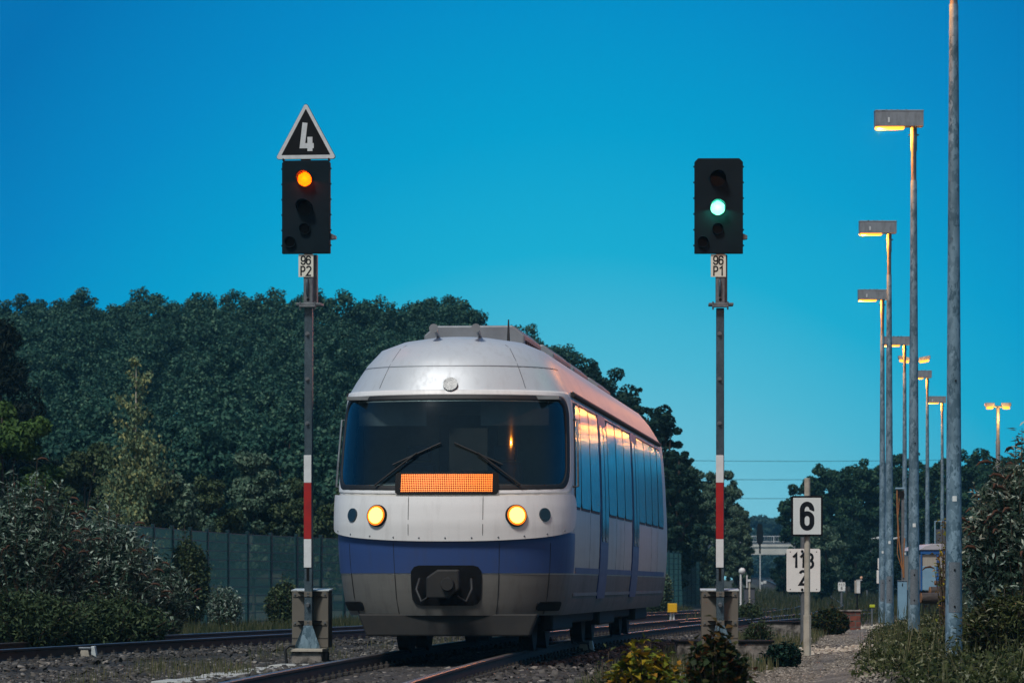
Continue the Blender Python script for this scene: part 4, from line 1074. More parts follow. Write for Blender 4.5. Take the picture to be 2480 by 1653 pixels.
post_thing('box_on_post', 'white box with round reflector ball on a dark post in the grass', 'post box', 2075, 100, [
    ('post', 'black', lambda m,x,y,g: m.box(x(2074),x(2078),-.02,.02,g-.2,y(1436))),
    ('side_panel', 'beige', lambda m,x,y,g: m.box(x(2069.5),x(2073.8),-.06,.06,y(1436),y(1405))),
    ('box', 'white_paint', lambda m,x,y,g: m.box(x(2074),x(2083),-.07,.07,y(1436),y(1405))),
    ('top_plate', 'white_paint', lambda m,x,y,g: m.box(x(2074),x(2088),-.08,.08,y(1405)+.003,y(1403))),
    ('reflector', 'reflector', lambda m,x,y,g: m.sphere((x(2086),0,y(1398)), .036, 14, 10))])
post_thing('speed_board', 'two white boards stacked on a post, half hidden by the leftmost lamp post', 'sign', 2132, 104, [
    ('upper_board', 'board', lambda m,x,y,g: m.box(x(2125.5),x(2146),-.03,-.01,y(1378),y(1351))),
    ('upper_mark', 'black', lambda m,x,y,g: m.box(x(2130),x(2143),-.034,-.0305,y(1376),y(1357))),
    ('lower_board', 'board', lambda m,x,y,g: m.box(x(2123),x(2148),-.03,-.01,y(1412),y(1380))),
    ('post', 'galv_dull', lambda m,x,y,g: m.cyl((x(2136),.03,g-.2),(x(2136),.03,y(1351)),.03))])
post_thing('hut', 'small dark hut with sloping roof at the foot of the trees', 'hut', 2060, 240, [
    ('wall', 'beige', lambda m,x,y,g: m.box(x(2050),x(2072),0,1.6,g-.2,y(1398))),
    ('roof', 'bridge_dark', lambda m,x,y,g: m.prism([(x(2048),y(1398)),(x(2076),y(1398)),(x(2072),y(1392)),(x(2052),y(1393))], -.2, 1.8)),
    ('door', 'bridge_dark', lambda m,x,y,g: m.box(x(2058),x(2066),-.03,-.002,g,y(1403)))])
post_thing('transformer_box', 'pale blue grey box left of the small dark hut', 'cabinet', 2044, 236, [
    ('body', 'light_blue', lambda m,x,y,g: m.box(x(2039),x(2048),0,.5,g-.2,y(1399))),
    ('roof', 'galv_dull', lambda m,x,y,g: m.box(x(2038.5),x(2048.5),-.05,.55,y(1399)+.003,y(1397)))])
post_thing('marker_board', 'fluorescent yellow marker plate low in the grass by the path', 'marker', 2112, 95, [
    ('plate', 'lime', lambda m,x,y,g: m.box(x(2106),x(2119),-.02,.0,y(1470),y(1463))),
    ('post', 'galv_dull', lambda m,x,y,g: m.box(x(2112)-.02,x(2112)+.02,.001,.03,g-.2,y(1464)))])
# blue site wagon, crane post, cabinet, logs
M['roof_pale'] = paint('pale wagon roof', (.50,.48,.52), (.40,.39,.43), .5, 0, 2)
M['window_pale'] = paint('curtained window', (.40,.38,.36), (.30,.28,.27), .3, 0, 4, sc3=(12,1,1))
post_thing('site_wagon', 'blue framed site wagon with pale arched roof behind the lamp posts', 'wagon', 2275, 112, [
    ('body', 'beige', lambda m,x,y,g: m.box(x(2231),x(2320),.0,5,y(1428),y(1342))),
    ('frame', 'blue_paint', lambda m,x,y,g: [m.box(x(2229),x(2322),-.06,-.003,y(1341),y(1331)), m.box(x(2268),x(2274),-.05,-.004,y(1430),y(1341.2)), m.box(x(2312),x(2322),-.05,-.004,y(1430),y(1341.2)), m.box(x(2229),x(2233),-.05,-.004,y(1430),y(1341.2))]),
    ('lower_panel', 'light_blue', lambda m,x,y,g: m.box(x(2233.3),x(2267.6),-.03,-.004,y(1428),y(1370))),
    ('window', 'window_pale', lambda m,x,y,g: m.box(x(2276),x(2309),-.03,-.004,y(1375),y(1345))),
    ('roof', 'roof_pale', lambda m,x,y,g: m.prism([(x(2226),y(1331)+.004),(x(2324),y(1331)+.004),(x(2312),y(1321)),(x(2294),y(1316)),(x(2256),y(1316)),(x(2238),y(1321))], -.1, 5.1)),
    ('chassis', 'black', lambda m,x,y,g: m.box(x(2232),x(2318),.2,4.8,g-.1,y(1430)))])
post_thing('electric_cabinet', 'small light blue metal cabinet in the grass between lamp posts', 'cabinet', 2186, 98, [
    ('body', 'light_blue', lambda m,x,y,g: m.box(x(2175),x(2197),.0,.2,g+.02,y(1406))),
    ('lid', 'galv_dull', lambda m,x,y,g: m.box(x(2174),x(2198),-.02,.22,y(1406)+.002,y(1404))),
    ('lock', 'black', lambda m,x,y,g: m.box(x(2184.5),x(2186.5),-.012,-.001,y(1419),y(1411)))])
post_thing('hoist_post', 'steel post with head cap and orange lit hanging ropes behind the lamp posts', 'hoist', 2180, 106, [
    ('post', 'galv_dull', lambda m,x,y,g: m.box(x(2183),x(2190),-.03,.05,g-.2,y(1186))),
    ('cap', 'light_blue', lambda m,x,y,g: m.box(x(2168),x(2191),-.1,.1,y(1184),y(1180))),
    ('pulley', 'black', lambda m,x,y,g: m.cyl((x(2181),-.06,y(1197)),(x(2181),.06,y(1197)),.10)),
    ('rope', 'wood', lambda m,x,y,g: m.tube([(x(2172),-.05,y(1185)),(x(2172.5),-.05,y(1230)),(x(2176),-.05,y(1300)),(x(2188),-.05,y(1398))], .022, 8)),  # orange lamplight on the ropes is put into their timber colour
    ('rope', 'wood', lambda m,x,y,g: m.tube([(x(2178),-.05,y(1200)),(x(2174),-.05,y(1260)),(x(2173),-.05,y(1340)),(x(2185),-.05,y(1380))], .012, 6)),
    ('rope', 'wood', lambda m,x,y,g: m.tube([(x(2190.5),-.05,y(1302)),(x(2188),-.05,y(1350)),(x(2189),-.05,y(1398))], .02, 6))])
post_thing('tall_frame', 'thin pale blue door frame shape above the wagon roof', 'frame', 2272, 125, [
    ('upright', 'light_blue', lambda m,x,y,g: m.box(x(2263),x(2266),-.02,.02,g-.2,y(1263))),
    ('crossbar', 'light_blue', lambda m,x,y,g: m.box(x(2263),x(2292),-.02,.02,y(1263)+.002,y(1260.5))),
    ('panel', 'bridge_dark', lambda m,x,y,g: m.box(x(2267),x(2290),.0,.02,y(1330),y(1281)))])
for i, (x0, x1, yy, Z, r, lab) in enumerate(((2230,2305,1448,72,.10,'dark split log lying lowest behind the nearest lamp post'),(2252,2310,1432,72.4,.09,'dark log stacked on the lowest log by the lamp posts'),(2264,2330,1412,72.8,.045,'brown plank end resting on top of the dark logs'))):
    t = thing('log', lab, 'log', (PX((x0+x1)/2, Z), Z, PZ(yy, Z)), R(8))
    w = (PX(x1,Z)-PX(x0,Z))/2
    MB().tube([(-w,0,.01),(-w*.3,0,0),(w*.4,0,.015),(w*1.6,.1,-.02)], [r*.9,r,r*1.05,r], 10).build('trunk', M['dark_wood'], t)
    MB().cyl((-w-.01,0,.01),(-w+.0,0,.01), r*.88, n=10).build('cut_end', M['wood'], t)

# ------------------------------------------------------------------ bridge and cables
Zb = 560.0
def make_bridge():
    X0, X1 = 22.0, 58.0; g = float(far_rise(Zb))
    t = thing('road_bridge', 'concrete road bridge with pale railing crossing the tracks far away', 'bridge', (40, Zb, g), 0)
    x = lambda X: X-40; z = lambda y: PZ(y, Zb)-g
    MB().box(x(X0),x(X1),0,7,z(1324),z(1313)).build('girder', M['bridge_dark'], t)
    MB().box(x(31.8),x(40.5),-.35,-.01,z(1323.5),z(1317)).build('parapet_panel', M['concrete_deck'], t)
    MB().box(x(31),x(45.9),-.2,6.5,z(1342),z(1324.2)).build('deck_beam', M['concrete_deck'], t)
    MB().box(x(46),x(58),-.1,6.4,-2,z(1324.3)).build('abutment', M['concrete_deck'], t)
    rl = MB()
    for y in (1297.5, 1310.5): rl.box(x(X0),x(X1),-.02,.06,z(y)-.04,z(y)+.04)
    for k in range(17): rl.box(x(X0+k*2.25)-.05,x(X0+k*2.25)+.05,-.01,.05,z(1313),z(1297.5)-.041)
    for k in range(120): rl.box(x(X0+k*.3)-.012,x(X0+k*.3)+.012,.0,.03,z(1310.5)+.041,z(1297.5)-.041)
    rl.build('railing', M['white_paint'], t)
make_bridge()
for i, y in enumerate((1106, 1151, 1197)):
    Z = 640; pts = []
    for k in range(21):
        X = -20+120*k/20; pts.append((X, Z+k*.5, PZ(y, Z)-.5+1.2*((k-10)/10)**2))
    tag(MB().tube(pts, .035, 6).build('power_cable', M['black']), ('topmost','middle','lowest')[i]+' thin overhead power cable in the sky above the bridge', 'cable', 'power cables above the bridge')

# ------------------------------------------------------------------ trees
def clumps_round(R_, H0, H1, n, rr=(.25,.45), top=1.0):
    c = (H0+H1)/2; hz = (H1-H0)/2
    d = rdir(n); d[:,2] = np.where((d[:,2] < -.6) & (rng.random(n) < .3), -d[:,2], d[:,2]); rad = rng.uniform(.42, .84, n)[:,None]
    P_ = d*rad*np.array([R_, R_, hz]); P_[:,2] += c
    r = rng.uniform(*rr, n)*R_
    return P_, np.stack([r, r, r*rng.uniform(.6,.9,n)], 1)
def crown_leaves(cl, n, L, Wd, droop=.0, shell=.5):
    Pc, Rc = cl; vol = (Rc.prod(1))**(2/3); i = rng.choice(len(Pc), n, p=vol/vol.sum())
    d = rdir(n); rad = (shell+(1-shell)*rng.random(n)**.6)[:,None]
    C = Pc[i]+d*rad*Rc[i]
    Nn = unit(d*.7+rdir(n)*.7+np.array([0,0,.5])); D = unit(np.cross(Nn, rdir(n))+np.array([0,0,-droop]))
    s = rng.uniform(.7, 1.3, n)
    return leaves(C, D, Nn, L*s, Wd*s)
def trunk_mesh(H, r, cl, lean=0, nl=6):
    mb = MB(); k = 6
    pts = [(lean*(j/k)**1.5+.06*r*math.sin(j*2), .05*math.cos(j*3)*r, -.3+(H+.3)*j/k) for j in range(k+1)]
    mb.tube(pts, [r*(1-.8*j/k) for j in range(k+1)], 9)
    Pc = cl[0]
    for q in rng.choice(len(Pc), min(nl, len(Pc)), replace=False):
        e = Vector(Pc[q]); f = min(.85, max(.25, .6*e.z/H)); s = Vector((lean*f**1.5, 0, H*f*.95))
        mb.tube([s, s.lerp(e, .5)+Vector((0,0,.12*(e-s).length)), e], [r*.38, r*.25, r*.08], 6)
    return mb
def tree(name, label, px, ytop, Z, rad, leafm, n, L, Wd, trunk=.12, base=.25, group=None, nclump=26, droop=.1, barkm='bark', rr=(.25,.45), cl=None, lean=0, X=None, H=None):
    X = PX(px, Z) if X is None else X; g = float(ground_z(X, Z)); H = PZ(ytop, Z)-g if H is None else H
    t = thing(name, label, 'tree', (X, Z, g), 0, group)
    if cl is None: cl = clumps_round(rad, H*base, H*.94, nclump, rr)
    trunk_mesh(H*.8, trunk, cl, lean).build('trunk', M[barkm], t)
    quads('crown', crown_leaves(cl, n, L, Wd, droop), M[leafm], t)
    return t
# wooded hillside: one far-off mass
def wood():
    protos = []
    for k in range(6):
        Rr, Hh = rng.uniform(2.0, 2.7), rng.uniform(8.6, 9.8)
        cl = clumps_round(Rr, Hh*.15, Hh*.98, 90, (.12,.27))
        cl[0][:,:2] += rng.normal(0, .35, (90,2))
        protos.append(crown_leaves(cl, 10500, .17, .115, .1, .2))
    allv = []
    for Z in np.concatenate([np.arange(172, 236, 9.0), np.arange(238, 266, 6)]):
        for X in np.arange(-62, 6, 3.1):
            x, z = X+rng.uniform(-1.6,1.6), Z+rng.uniform(-3,3)
            if x > -2 and Z < 200: continue
            v = protos[rng.integers(6)]; a = rng.uniform(0, 6.28); s = rng.uniform(.96, 1.06)
            if 200 < Z < 238: v = v[rng.random(len(v)) < .7]
            c, d = math.cos(a), math.sin(a)
            allv.append(np.stack([(v[...,0]*c-v[...,1]*d)*s+x, (v[...,0]*d+v[...,1]*c)*s+z, v[...,2]*s+float(ground_z(x, z))], -1))
    V = np.concatenate(allv)
    tag(quads('forest', V, M['wood_leaf']), 'dense dark green wood covering the hillside on the left', 'wood', kind='stuff')
wood()
edge = [(-20,1010,160,'first'),(150,960,163,''),(265,985,160,''),(420,930,164,''),(520,960,160,''),(690,940,165,''),(800,985,161,''),(930,960,166,''),(1060,985,164,'')]
proto = None
for i, (px, y, Z, _) in enumerate(edge):
    if i < 3:
        o = tree('broadleaf_tree', 'tall dark green tree at the front edge of the wooded hillside', px, y, Z, 2.5, 'wood_leaf', 11000, .21, .14, .16, .16, 'trees at the edge of the wood', 80, rr=(.12,.27))
        if i == 0: protoE = [o]
        else: protoE.append(o)
    else:
        o = copy_tree(protoE[i % 3]); X = PX(px, Z); o.location = (X, Z, float(ground_z(X, Z))); o.rotation_euler = (0,0,i*1.3)
        s = (PZ(y, Z)-float(ground_z(X,Z)))/8.0; o.scale = (1.0, 1.0, max(.75, min(1.2, s)))

def far_wood():
    protos = []
    for k in range(4):
        cl = clumps_round(4.2, 0, 10.5, 60, (.14,.28)); protos.append(crown_leaves(cl, 3600, .62, .42, .1))
    allv = []
    for X in np.arange(-30, 150, 4.2):
        for Z in (700, 730):
            v = protos[rng.integers(4)]; x, z = X+rng.uniform(-1.5,1.5), Z+rng.uniform(-8,8); h = rng.uniform(.85,1.1)
            allv.append(v*np.array([1,1,h])+np.array([x, z, float(ground_z(x, z))]))
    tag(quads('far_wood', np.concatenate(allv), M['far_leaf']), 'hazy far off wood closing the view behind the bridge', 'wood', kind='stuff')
far_wood()
# dark conifer and bright tree on the left edge
def conifer_clumps(Rr, H, n=60):
    f = rng.random(n)**.8; z = H*(.08+.88*f); a = rng.uniform(0, 6.28, n); r = Rr*(1-f*.92)*rng.uniform(.45,.95,n)
    q = (.18+.30*(1-f))*Rr
    return np.stack([r*np.cos(a), r*np.sin(a), z-.12*r], 1), np.stack([q, q, q*.45], 1)
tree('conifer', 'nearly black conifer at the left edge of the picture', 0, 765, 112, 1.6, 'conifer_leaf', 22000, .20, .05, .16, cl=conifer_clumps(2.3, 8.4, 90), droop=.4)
tree('broadleaf_tree', 'bright green bushy tree at the left edge in front of the black conifer', 5, 880, 88, 1.35, 'bright_leaf', 18000, .13, .065, .09, .10, nclump=60, droop=.5, rr=(.14,.28))
# birch
def birch():
    Z = 108; X = PX(330, Z); g = float(ground_z(X, Z)); H = PZ(860, Z)-g
    t = thing('birch_tree', 'slender birch with white trunk and sparse yellow green leaves', 'tree', (X, Z, g))
    mb = MB(); mb.tube([(0,0,-.2),(.03,0,H*.3),(-.02,0,H*.6),(.0,0,H*.97)], [.06,.05,.033,.008], 10)
    mb.build('trunk', M['birch'], t)
    br = MB(); Cs = []; Ds = []
    for k in range(64):
        f = .10+.88*rng.random()**1.25; a = rng.uniform(0, 6.28); ln = (1.35*(1-f)**.75+.18)*rng.uniform(.6,1.1); s = Vector((0,0,H*f))
        e = s+Vector((math.cos(a)*ln, math.sin(a)*ln*.8, ln*rng.uniform(.35,1.0))); mid = s.lerp(e,.5)+Vector((0,0,.1*ln))
        br.tube([s, mid, e], [.014,.009,.003], 5)
        n = int(300*ln/1.2*(1.1-.75*f))+6; u = rng.random(n); pts = np.array(s)[None]*(1-u[:,None])+np.array(e)[None]*u[:,None]
        Cs.append(pts+rng.normal(0,.05+.13*(1-f),(n,3))); Ds.append(np.tile([0,0,-1.0],(n,1)))
    br.build('branches', M['twig'], t)
    C = np.concatenate(Cs); n = len(C); D = unit(np.concatenate(Ds)+rdir(n)*.8)
    quads('crown', leaves(C, D, rdir(n), rng.uniform(.08,.13,n), rng.uniform(.055,.085,n)), M['birch_leaf'], t)
birch()
for px, y, Z, rad, m, n, lab in (
    (205,990,110,1.2,'shrub_leaf',9000,'olive shrubby tree left of the birch'),
    (118,1110,104,1.0,'shrub_leaf',7000,'low olive tree under the bright tree at the left'),
    (262,1070,112,1.1,'shrub_leaf',8000,'dark olive bush right behind the birch trunk'),
    (420,1040,109,1.15,'willow_leaf',8000,'grey green bushy tree right of the birch'),
    (505,1085,113,1.1,'shrub_leaf',7000,'olive bushy tree above the fence, second right of the birch'),
    (615,1025,118,1.3,'willow_leaf',10000,'rounded pale tree crown above the fence left of the orange lit signal'),
    (720,1100,118,1.2,'shrub_leaf',8000,'bushy tree behind the orange lit signal mast'),
    (850,1110,122,1.3,'shrub_leaf',8000,'bushy tree partly behind the railcar front')):
    tree('broadleaf_tree', lab, px, y, Z, rad, m, int(n*1.6), .13, .075, .06, .03, None, 60, .4, rr=(.14,.28))
# right of the railcar
rt = [(1320,745,178,2.6,'tall dark tree rising highest behind the railcar roof'),(1400,768,174,2.3,'tall dark tree second along the slope behind the railcar roof'),
      (1465,805,172,2.2,'dark tree third along the slope behind the railcar roof'),(1520,850,170,2.0,'dark tree in the middle of the slope behind the railcar roof'),
      (1570,895,168,1.8,'dark tree below the middle of the slope behind the railcar roof'),(1612,955,168,1.5,'dark tree near the lower end of the slope behind the railcar'),(1645,1020,166,1.3,'last dark tree of the slope before open sky')]
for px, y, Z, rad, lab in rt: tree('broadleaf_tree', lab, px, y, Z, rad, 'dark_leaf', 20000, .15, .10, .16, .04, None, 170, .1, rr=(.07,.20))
for px, y, Z, rad, lab in ((1570,1055,188,1.5,'willow bush at the tail of the railcar'),(1650,1065,186,1.6,'tall grey green willow left of the green lit signal'),(1738,1090,184,1.5,'grey green willow right behind the green lit signal mast'),
                           (1788,1190,182,.78,'smaller willow at the right end of the willow row'),(1480,1120,190,1.5,'willow hidden mostly behind the railcar tail')):
    tree('willow_tree', lab, px, y, Z, rad, 'willow_leaf', 30000, .19, .06, .12, .02, None, 170, .5, rr=(.08,.20))
for px, y, Z, rad, lab in ((1955,1098,235,1.7,'dark tree at the left end of the group behind the number boards'),(2010,1062,240,2.0,'tall dark tree behind the number 6 board'),(2075,1055,238,2.1,'tall dark tree left of the lamp row'),
                           (2140,1068,240,2.0,'dark tree behind the left end of the lamp row'),(2205,1035,236,2.1,'dark tree behind the middle of the lamp row'),(2275,1045,232,2.1,'dark tree right behind the nearest lamp post'),
                           (2355,1030,225,2.2,'dark tree left of the twin headed lamp at the right'),(2440,1050,222,2.2,'dark tree at the right edge behind the bush')):
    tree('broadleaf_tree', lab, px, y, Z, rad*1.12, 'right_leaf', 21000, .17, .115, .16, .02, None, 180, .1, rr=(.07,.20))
for px, y, Z, rad, lab in ((1700,1325,196,1.3,'low bush under the willows just left of the green lit signal cabinet'),(1945,1290,215,1.1,'dark bush filling the foot of the trees left of the number board'),(2050,1230,222,1.5,'dark bush filling the foot of the trees right of the number board'),(2120,1240,222,1.5,'dark bush filling the foot of the trees at the lamp row end'),(2180,1230,220,1.5,'dark bush at the tree foot between two lamp posts'),(2000,1248,205,1.3,'grey green willow bush under the dark trees behind the number board'),(2085,1262,200,1.3,'grey green bush under the arched lamps'),(1900,1330,210,.9,'bush beside the bridge foot left of the boards'),
                           (1985,1345,190,1.0,'low bush in the dip right of the kilometre board'),(2140,1300,190,1.3,'dark bush behind the stacked white boards'),(2230,1290,195,1.4,'dark bush behind the wagon'),(2330,1280,190,1.6,'dark bush behind the right buddleia')):
    tree('willow_bush', lab, px, y, Z, rad, 'willow_leaf' if 'willow' in lab else 'dark_leaf', 9000, .18, .06, .08, .0, None, 60, .4, rr=(.14,.28))
for i, (px, y, Z) in enumerate(((1690,1226,640),(1740,1222,650),(1785,1214,645),(1830,1212,650),(1870,1222,640),(1910,1226,650),(1960,1215,640),(1800,1340,600),(1840,1335,605),(1875,1340,600),(1915,1338,605),(1950,1335,600))):
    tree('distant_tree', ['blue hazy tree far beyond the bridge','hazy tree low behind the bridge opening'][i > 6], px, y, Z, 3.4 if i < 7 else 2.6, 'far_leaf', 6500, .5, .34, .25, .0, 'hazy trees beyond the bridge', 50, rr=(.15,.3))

# ------------------------------------------------------------------ buddleias and other shrubs
def shoots(nst, H, Rr, leaf_n, L, Wd, panicles, ysc=.7, lean=(0,0), zmin=.15):
    tw, pn, Cs, Ds, Ns = MB(), MB(), [], [], []
    for k in range(nst):
        a = rng.uniform(0, 6.28); f = rng.random()**.5; r = Rr*f
        b = Vector((.35*r*math.cos(a), .35*r*math.sin(a)*ysc, 0))
        h = H*(1-.45*f*f)*rng.uniform(.55, 1.0)
        e = Vector((r*math.cos(a)+lean[0]*h, r*math.sin(a)*ysc+lean[1], h)); m = b.lerp(e, .55)+Vector((0,0,.16*h))
        tw.tube([b, m, e], [.012,.008,.003], 5)
        u = np.linspace(zmin, 1, leaf_n); P0, P1, P2 = map(np.array, (b, m, e))
        pts = ((1-u)**2)[:,None]*P0+(2*u*(1-u))[:,None]*(2*P1-.5*P0-.5*P2)+(u**2)[:,None]*P2
        n = leaf_n; out_ = unit(np.stack([np.cos(np.arange(n)*2.4+a), np.sin(np.arange(n)*2.4+a), rng.uniform(-.2,.8,n)], 1)+rng.normal(0,.3,(n,3)))
        ll = L*rng.uniform(.6,1.2,n)
        Cs.append(pts+out_*ll[:,None]*.5+rng.normal(0,.03,(n,3))); Ds.append(out_); Ns.append(unit(np.tile([0,0,1.],(n,1))+rdir(n)*.5))
        if rng.random() < panicles:
            d = (e-m); d.z = 0; d = (d.normalized()+Vector((rng.normal(0,.5), rng.normal(0,.5), .25))).normalized(); pn.tube([e, e+d*.06+Vector((0,0,.01)), e+d*.13+Vector((0,0,-.01)), e+d*.18+Vector((0,0,-.06))], [.006,.017,.014,.004], 6)
    C = np.concatenate(Cs); D = np.concatenate(Ds); n = len(C)
    return tw, pn, leaves(C, D, np.concatenate(Ns), L*rng.uniform(.6,1.15,n), Wd*rng.uniform(.7,1.2,n), .2)
def buddleia(label, px, ytop, Z, Rr, nst, leaf_n=24, pan=.4, L=.15, Wd=.034, ysc=.7, leafm='buddleia_leaf', name='buddleia_bush', extra=5000, lean=(0,0), cat='bush'):
    X = PX(px, Z); g = float(ground_z(X, Z)); H = (PZ(ytop, Z)-g)*1.12
    t = thing(name, label, cat, (X, Z, g))
    tw, pn, V = shoots(nst, H, Rr, leaf_n, L, Wd, pan, ysc, lean)
    tw.build('stems', M['twig'], t)
    if pan: pn.build('blossoms', M['panicle'], t)
    if extra:
        u = rdir(extra)*(rng.random(extra)**.33)[:,None]; C = u*np.array([Rr*.9, Rr*.8*ysc, H*.42])+np.array([lean[0]*H*.5,0,H*.42])
        V = np.concatenate([V, leaves(C, rdir(extra), unit(rdir(extra)+np.array([0,0,.6])), L*.8, Wd, .2)])
    quads('foliage', V, M[leafm], t)
    return t
buddleia('large buddleia with brown flower heads at the left edge of the picture', 60, 1150, 62, 1.05, 260, 28, .28, extra=7000)
buddleia('buddleia right of the large one, sloping down towards the fence', 240, 1235, 64, 1.0, 230, 26, .22, extra=7000)
buddleia('lower buddleia in front of the green fence, right end of the bushes', 360, 1330, 67, .75, 120, 22, .12, extra=4500)
buddleia('low dark bush at the bottom left beside the side track', 60, 1420, 58, .95, 120, 20, .0, .11, .035, leafm='shrub_leaf', extra=6000, name='low_bush')
buddleia('low dark bush in the middle of the left bushes beside the side track', 260, 1440, 60, 1.0, 120, 20, .0, .11, .035, leafm='shrub_leaf', extra=6000, name='low_bush')
buddleia('ivy covered shrub climbing the green fence', 455, 1290, 90, .55, 90, 20, .0, .09, .06, leafm='shrub_leaf', extra=5000, name='ivy_shrub')
buddleia('thin grey green shrub at the fence left of the orange lit signal', 545, 1410, 88, .45, 50, 18, .0, .12, .035, extra=1200, name='low_shrub')
buddleia('small olive shrub at the fence right behind the orange lit signal mast', 690, 1400, 92, .5, 60, 18, .0, .10, .05, leafm='shrub_leaf', extra=2500, name='low_shrub')
buddleia('leafy shrub growing at the fence beside the slim white post top', 1590, 1365, 122, .55, 80, 20, 0, .12, .06, leafm='willow_leaf', extra=3500, name='fence_shrub')
buddleia('large buddleia with brown flower heads at the right edge of the picture', 2478, 1085, 44, .72, 280, 30, .3, extra=9000, L=.13, Wd=.032)
buddleia('dense dark buddleia between the nearest lamp post and the right edge', 2425, 1180, 46, .45, 160, 26, .3, extra=6000, L=.12, Wd=.03)
buddleia('low leafy bush at the foot of the right buddleia', 2455, 1430, 41, .55, 120, 22, 0, .10, .03, leafm='under_leaf', extra=5000, name='low_bush')
buddleia('thin yellow leaved branch shrub beside the nearest lamp post', 2292, 1195, 60, .18, 14, 16, .2, .08, .045, leafm='autumn_leaf', extra=0, name='thin_shrub')
buddleia('yellowing bramble bush at the bottom of the picture', 1562, 1558, 32, .30, 60, 14, 0, .085, .055, leafm='autumn_leaf', extra=500, name='bramble_bush')
buddleia('dark reddish bramble bush in front of the green lit signal', 1735, 1530, 29, .24, 90, 16, 0, .075, .050, leafm='dusky_leaf', extra=1500, name='bramble_bush')
buddleia('small spiky weed left of the yellowing bramble', 1465, 1575, 33, .10, 12, 12, 0, .075, .018, leafm='under_leaf', extra=0, name='weed', cat='plant')
buddleia('dark ivy plant growing over the stone edge left of the concrete post', 1895, 1555, 50, .26, 40, 14, 0, .07, .05, leafm='dark_leaf', extra=600, name='ivy_plant', cat='plant')
buddleia('dark bush right of the concrete post in front of the brick wall', 2010, 1470, 82, .45, 70, 16, 0, .08, .05, leafm='dusky_leaf', extra=2500, name='low_bush')
buddleia('leafy weed with narrow leaves right of the green lit signal cabinet', 1835, 1497, 57, .22, 40, 16, 0, .10, .02, leafm='shrub_leaf', extra=500, name='weed', cat='plant')
buddleia('small dark bush on the embankment behind the cabinet of the green lit signal', 1815, 1455, 100, .35, 40, 14, 0, .08, .04, leafm='shrub_leaf', extra=1500, name='low_bush')

# ------------------------------------------------------------------ ground cover
def tufts(name, X, Z, h, wdt, mat, label, cat, zoff=0.0, lean=.35):
    n = len(X); g = ground_z(X, Z)+zoff
    a = rng.uniform(0, 6.28, n); H = rng.uniform(*h, n); ln = rng.uniform(0, lean, n)*H; b = rng.uniform(0, 6.28, n)
    p0 = np.stack([X, Z, g-.02], 1); p1 = np.stack([X+ln*np.cos(b), Z+ln*np.sin(b), g+H], 1)
    w = np.stack([np.cos(a), np.sin(a)*.4, 0*a], 1)*rng.uniform(*wdt, n)[:,None]
    mid = (p0*.45+p1*.55); mid[:,2] += .06*H
    return tag(quads(name, np.stack([p0-w, mid-w*.7, p1, mid+w*.7], 1), mat), label, cat, kind='stuff')
# weeds in the ballast
cx_ = rng.uniform(0, 1, (46, 2)); Zc = 36+40*cx_[:,0]; Xc = np.where(cx_[:,1] < .6, acx(Zc)-1.7-rng.random(46)*1.6, bcx(Zc)-1.6-rng.random(46)*.8)
n = 2600; i_ = rng.integers(0, 46, n); X = Xc[i_]+rng.normal(0,.13,n); Z = Zc[i_]+rng.normal(0,.35,n)
tufts('grass', X, Z, (.06,.22), (.003,.007), M['grass'], 'scattered weed tufts in the ballast between the tracks', 'grass', zoff=.06)
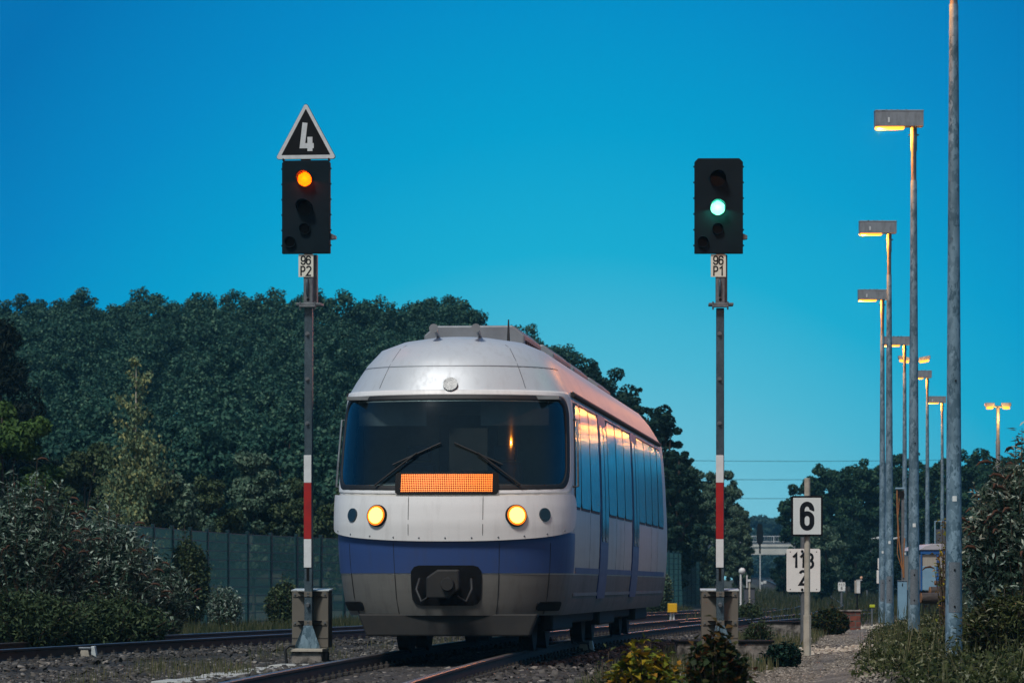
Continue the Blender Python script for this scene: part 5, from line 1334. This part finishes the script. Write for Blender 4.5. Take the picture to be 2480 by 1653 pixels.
# along the fence and between tracks and fence
n = 26000; Z = rng.uniform(50, 150, n); X = bcx(np.minimum(Z,140))-2.1-rng.random(n)**1.3*4.5
tufts('grass', X, Z, (.10,.36), (.006,.014), M['grass_dark'], 'dry grass strip between the side track and the green fence', 'grass')
n = 30000; Z = 48+110*rng.random(n)**1.2; X = acx(Z)+2.0+rng.random(n)*np.maximum(.6, lampx(Z)-3.0-acx(Z)-1.0)
k = (np.sin(X*2.3+1)*np.cos(Z*.8)+.6*np.sin(X*5.1+Z*1.9)) > rng.normal(.15,.3,n)
tufts('grass', X[k], Z[k], (.05,.24), (.005,.012), M['grass'], 'mixed grass between the main track and the gravel path', 'grass')
n = 26000; Z = rng.uniform(95, 260, n); X = lampx(np.minimum(Z,150))-6+rng.random(n)*16
tufts('grass', X, Z, (.14,.46), (.010,.024), M['grass_dark'], 'tall grass bank beyond the path below the dark trees', 'grass')
n = 2500; Z = 31+18*rng.random(n); X = acx(Z)+1.9+rng.random(n)*1.3
tufts('grass', X, Z, (.05,.22), (.004,.008), M['grass'], 'sparse grass between the near rail and the bramble bushes', 'grass')
n = 75000; Z = 34+50*rng.random(n)**1.4; X = lampx(Z)-1.0+rng.random(n)**.8*3.2+.15*np.sin(Z*1.3)
g = ground_z(X, Z); hgt = rng.random(n)**1.5*(.12+.16*np.clip(X-lampx(Z)+.6, 0, 1)+.10*np.clip(np.sin(X*3+Z*.9), 0, 1))
C = np.stack([X, Z, g+hgt], 1)
V = leaves(C, unit(rdir(n)+np.array([0,0,.35])), unit(rdir(n)+np.array([0,-.3,.8])), rng.uniform(.04,.10,n), rng.uniform(.016,.036,n))
tag(quads('undergrowth', V, M['under_leaf']), 'low tangled undergrowth around the feet of the lamp posts', 'undergrowth', kind='stuff')
n = 1300; Z = 34+45*rng.random(n)**1.4; X = lampx(Z)-1.0+rng.random(n)*3
tufts('grass', X, Z, (.12,.5), (.003,.007), M['grass'], 'dry stalks standing in the undergrowth by the lamp posts', 'grass', lean=.7)

# ------------------------------------------------------------------ haze
def haze():
    m = bpy.data.materials.new('evening air'); m.use_nodes = True; t = m.node_tree; t.nodes.clear()
    o = t.nodes.new('ShaderNodeOutputMaterial'); v = t.nodes.new('ShaderNodeVolumePrincipled')
    v.inputs['Color'].default_value = (.22, .66, .90, 1); v.inputs['Density'].default_value = .0003; v.inputs['Anisotropy'].default_value = .2
    t.links.new(v.outputs[0], o.inputs['Volume'])
    h = MB().box(-300, 300, -30, 820, -2.2, 24).build('haze', m); tag(h, 'thin evening haze in the air', 'haze', kind='stuff')
haze()
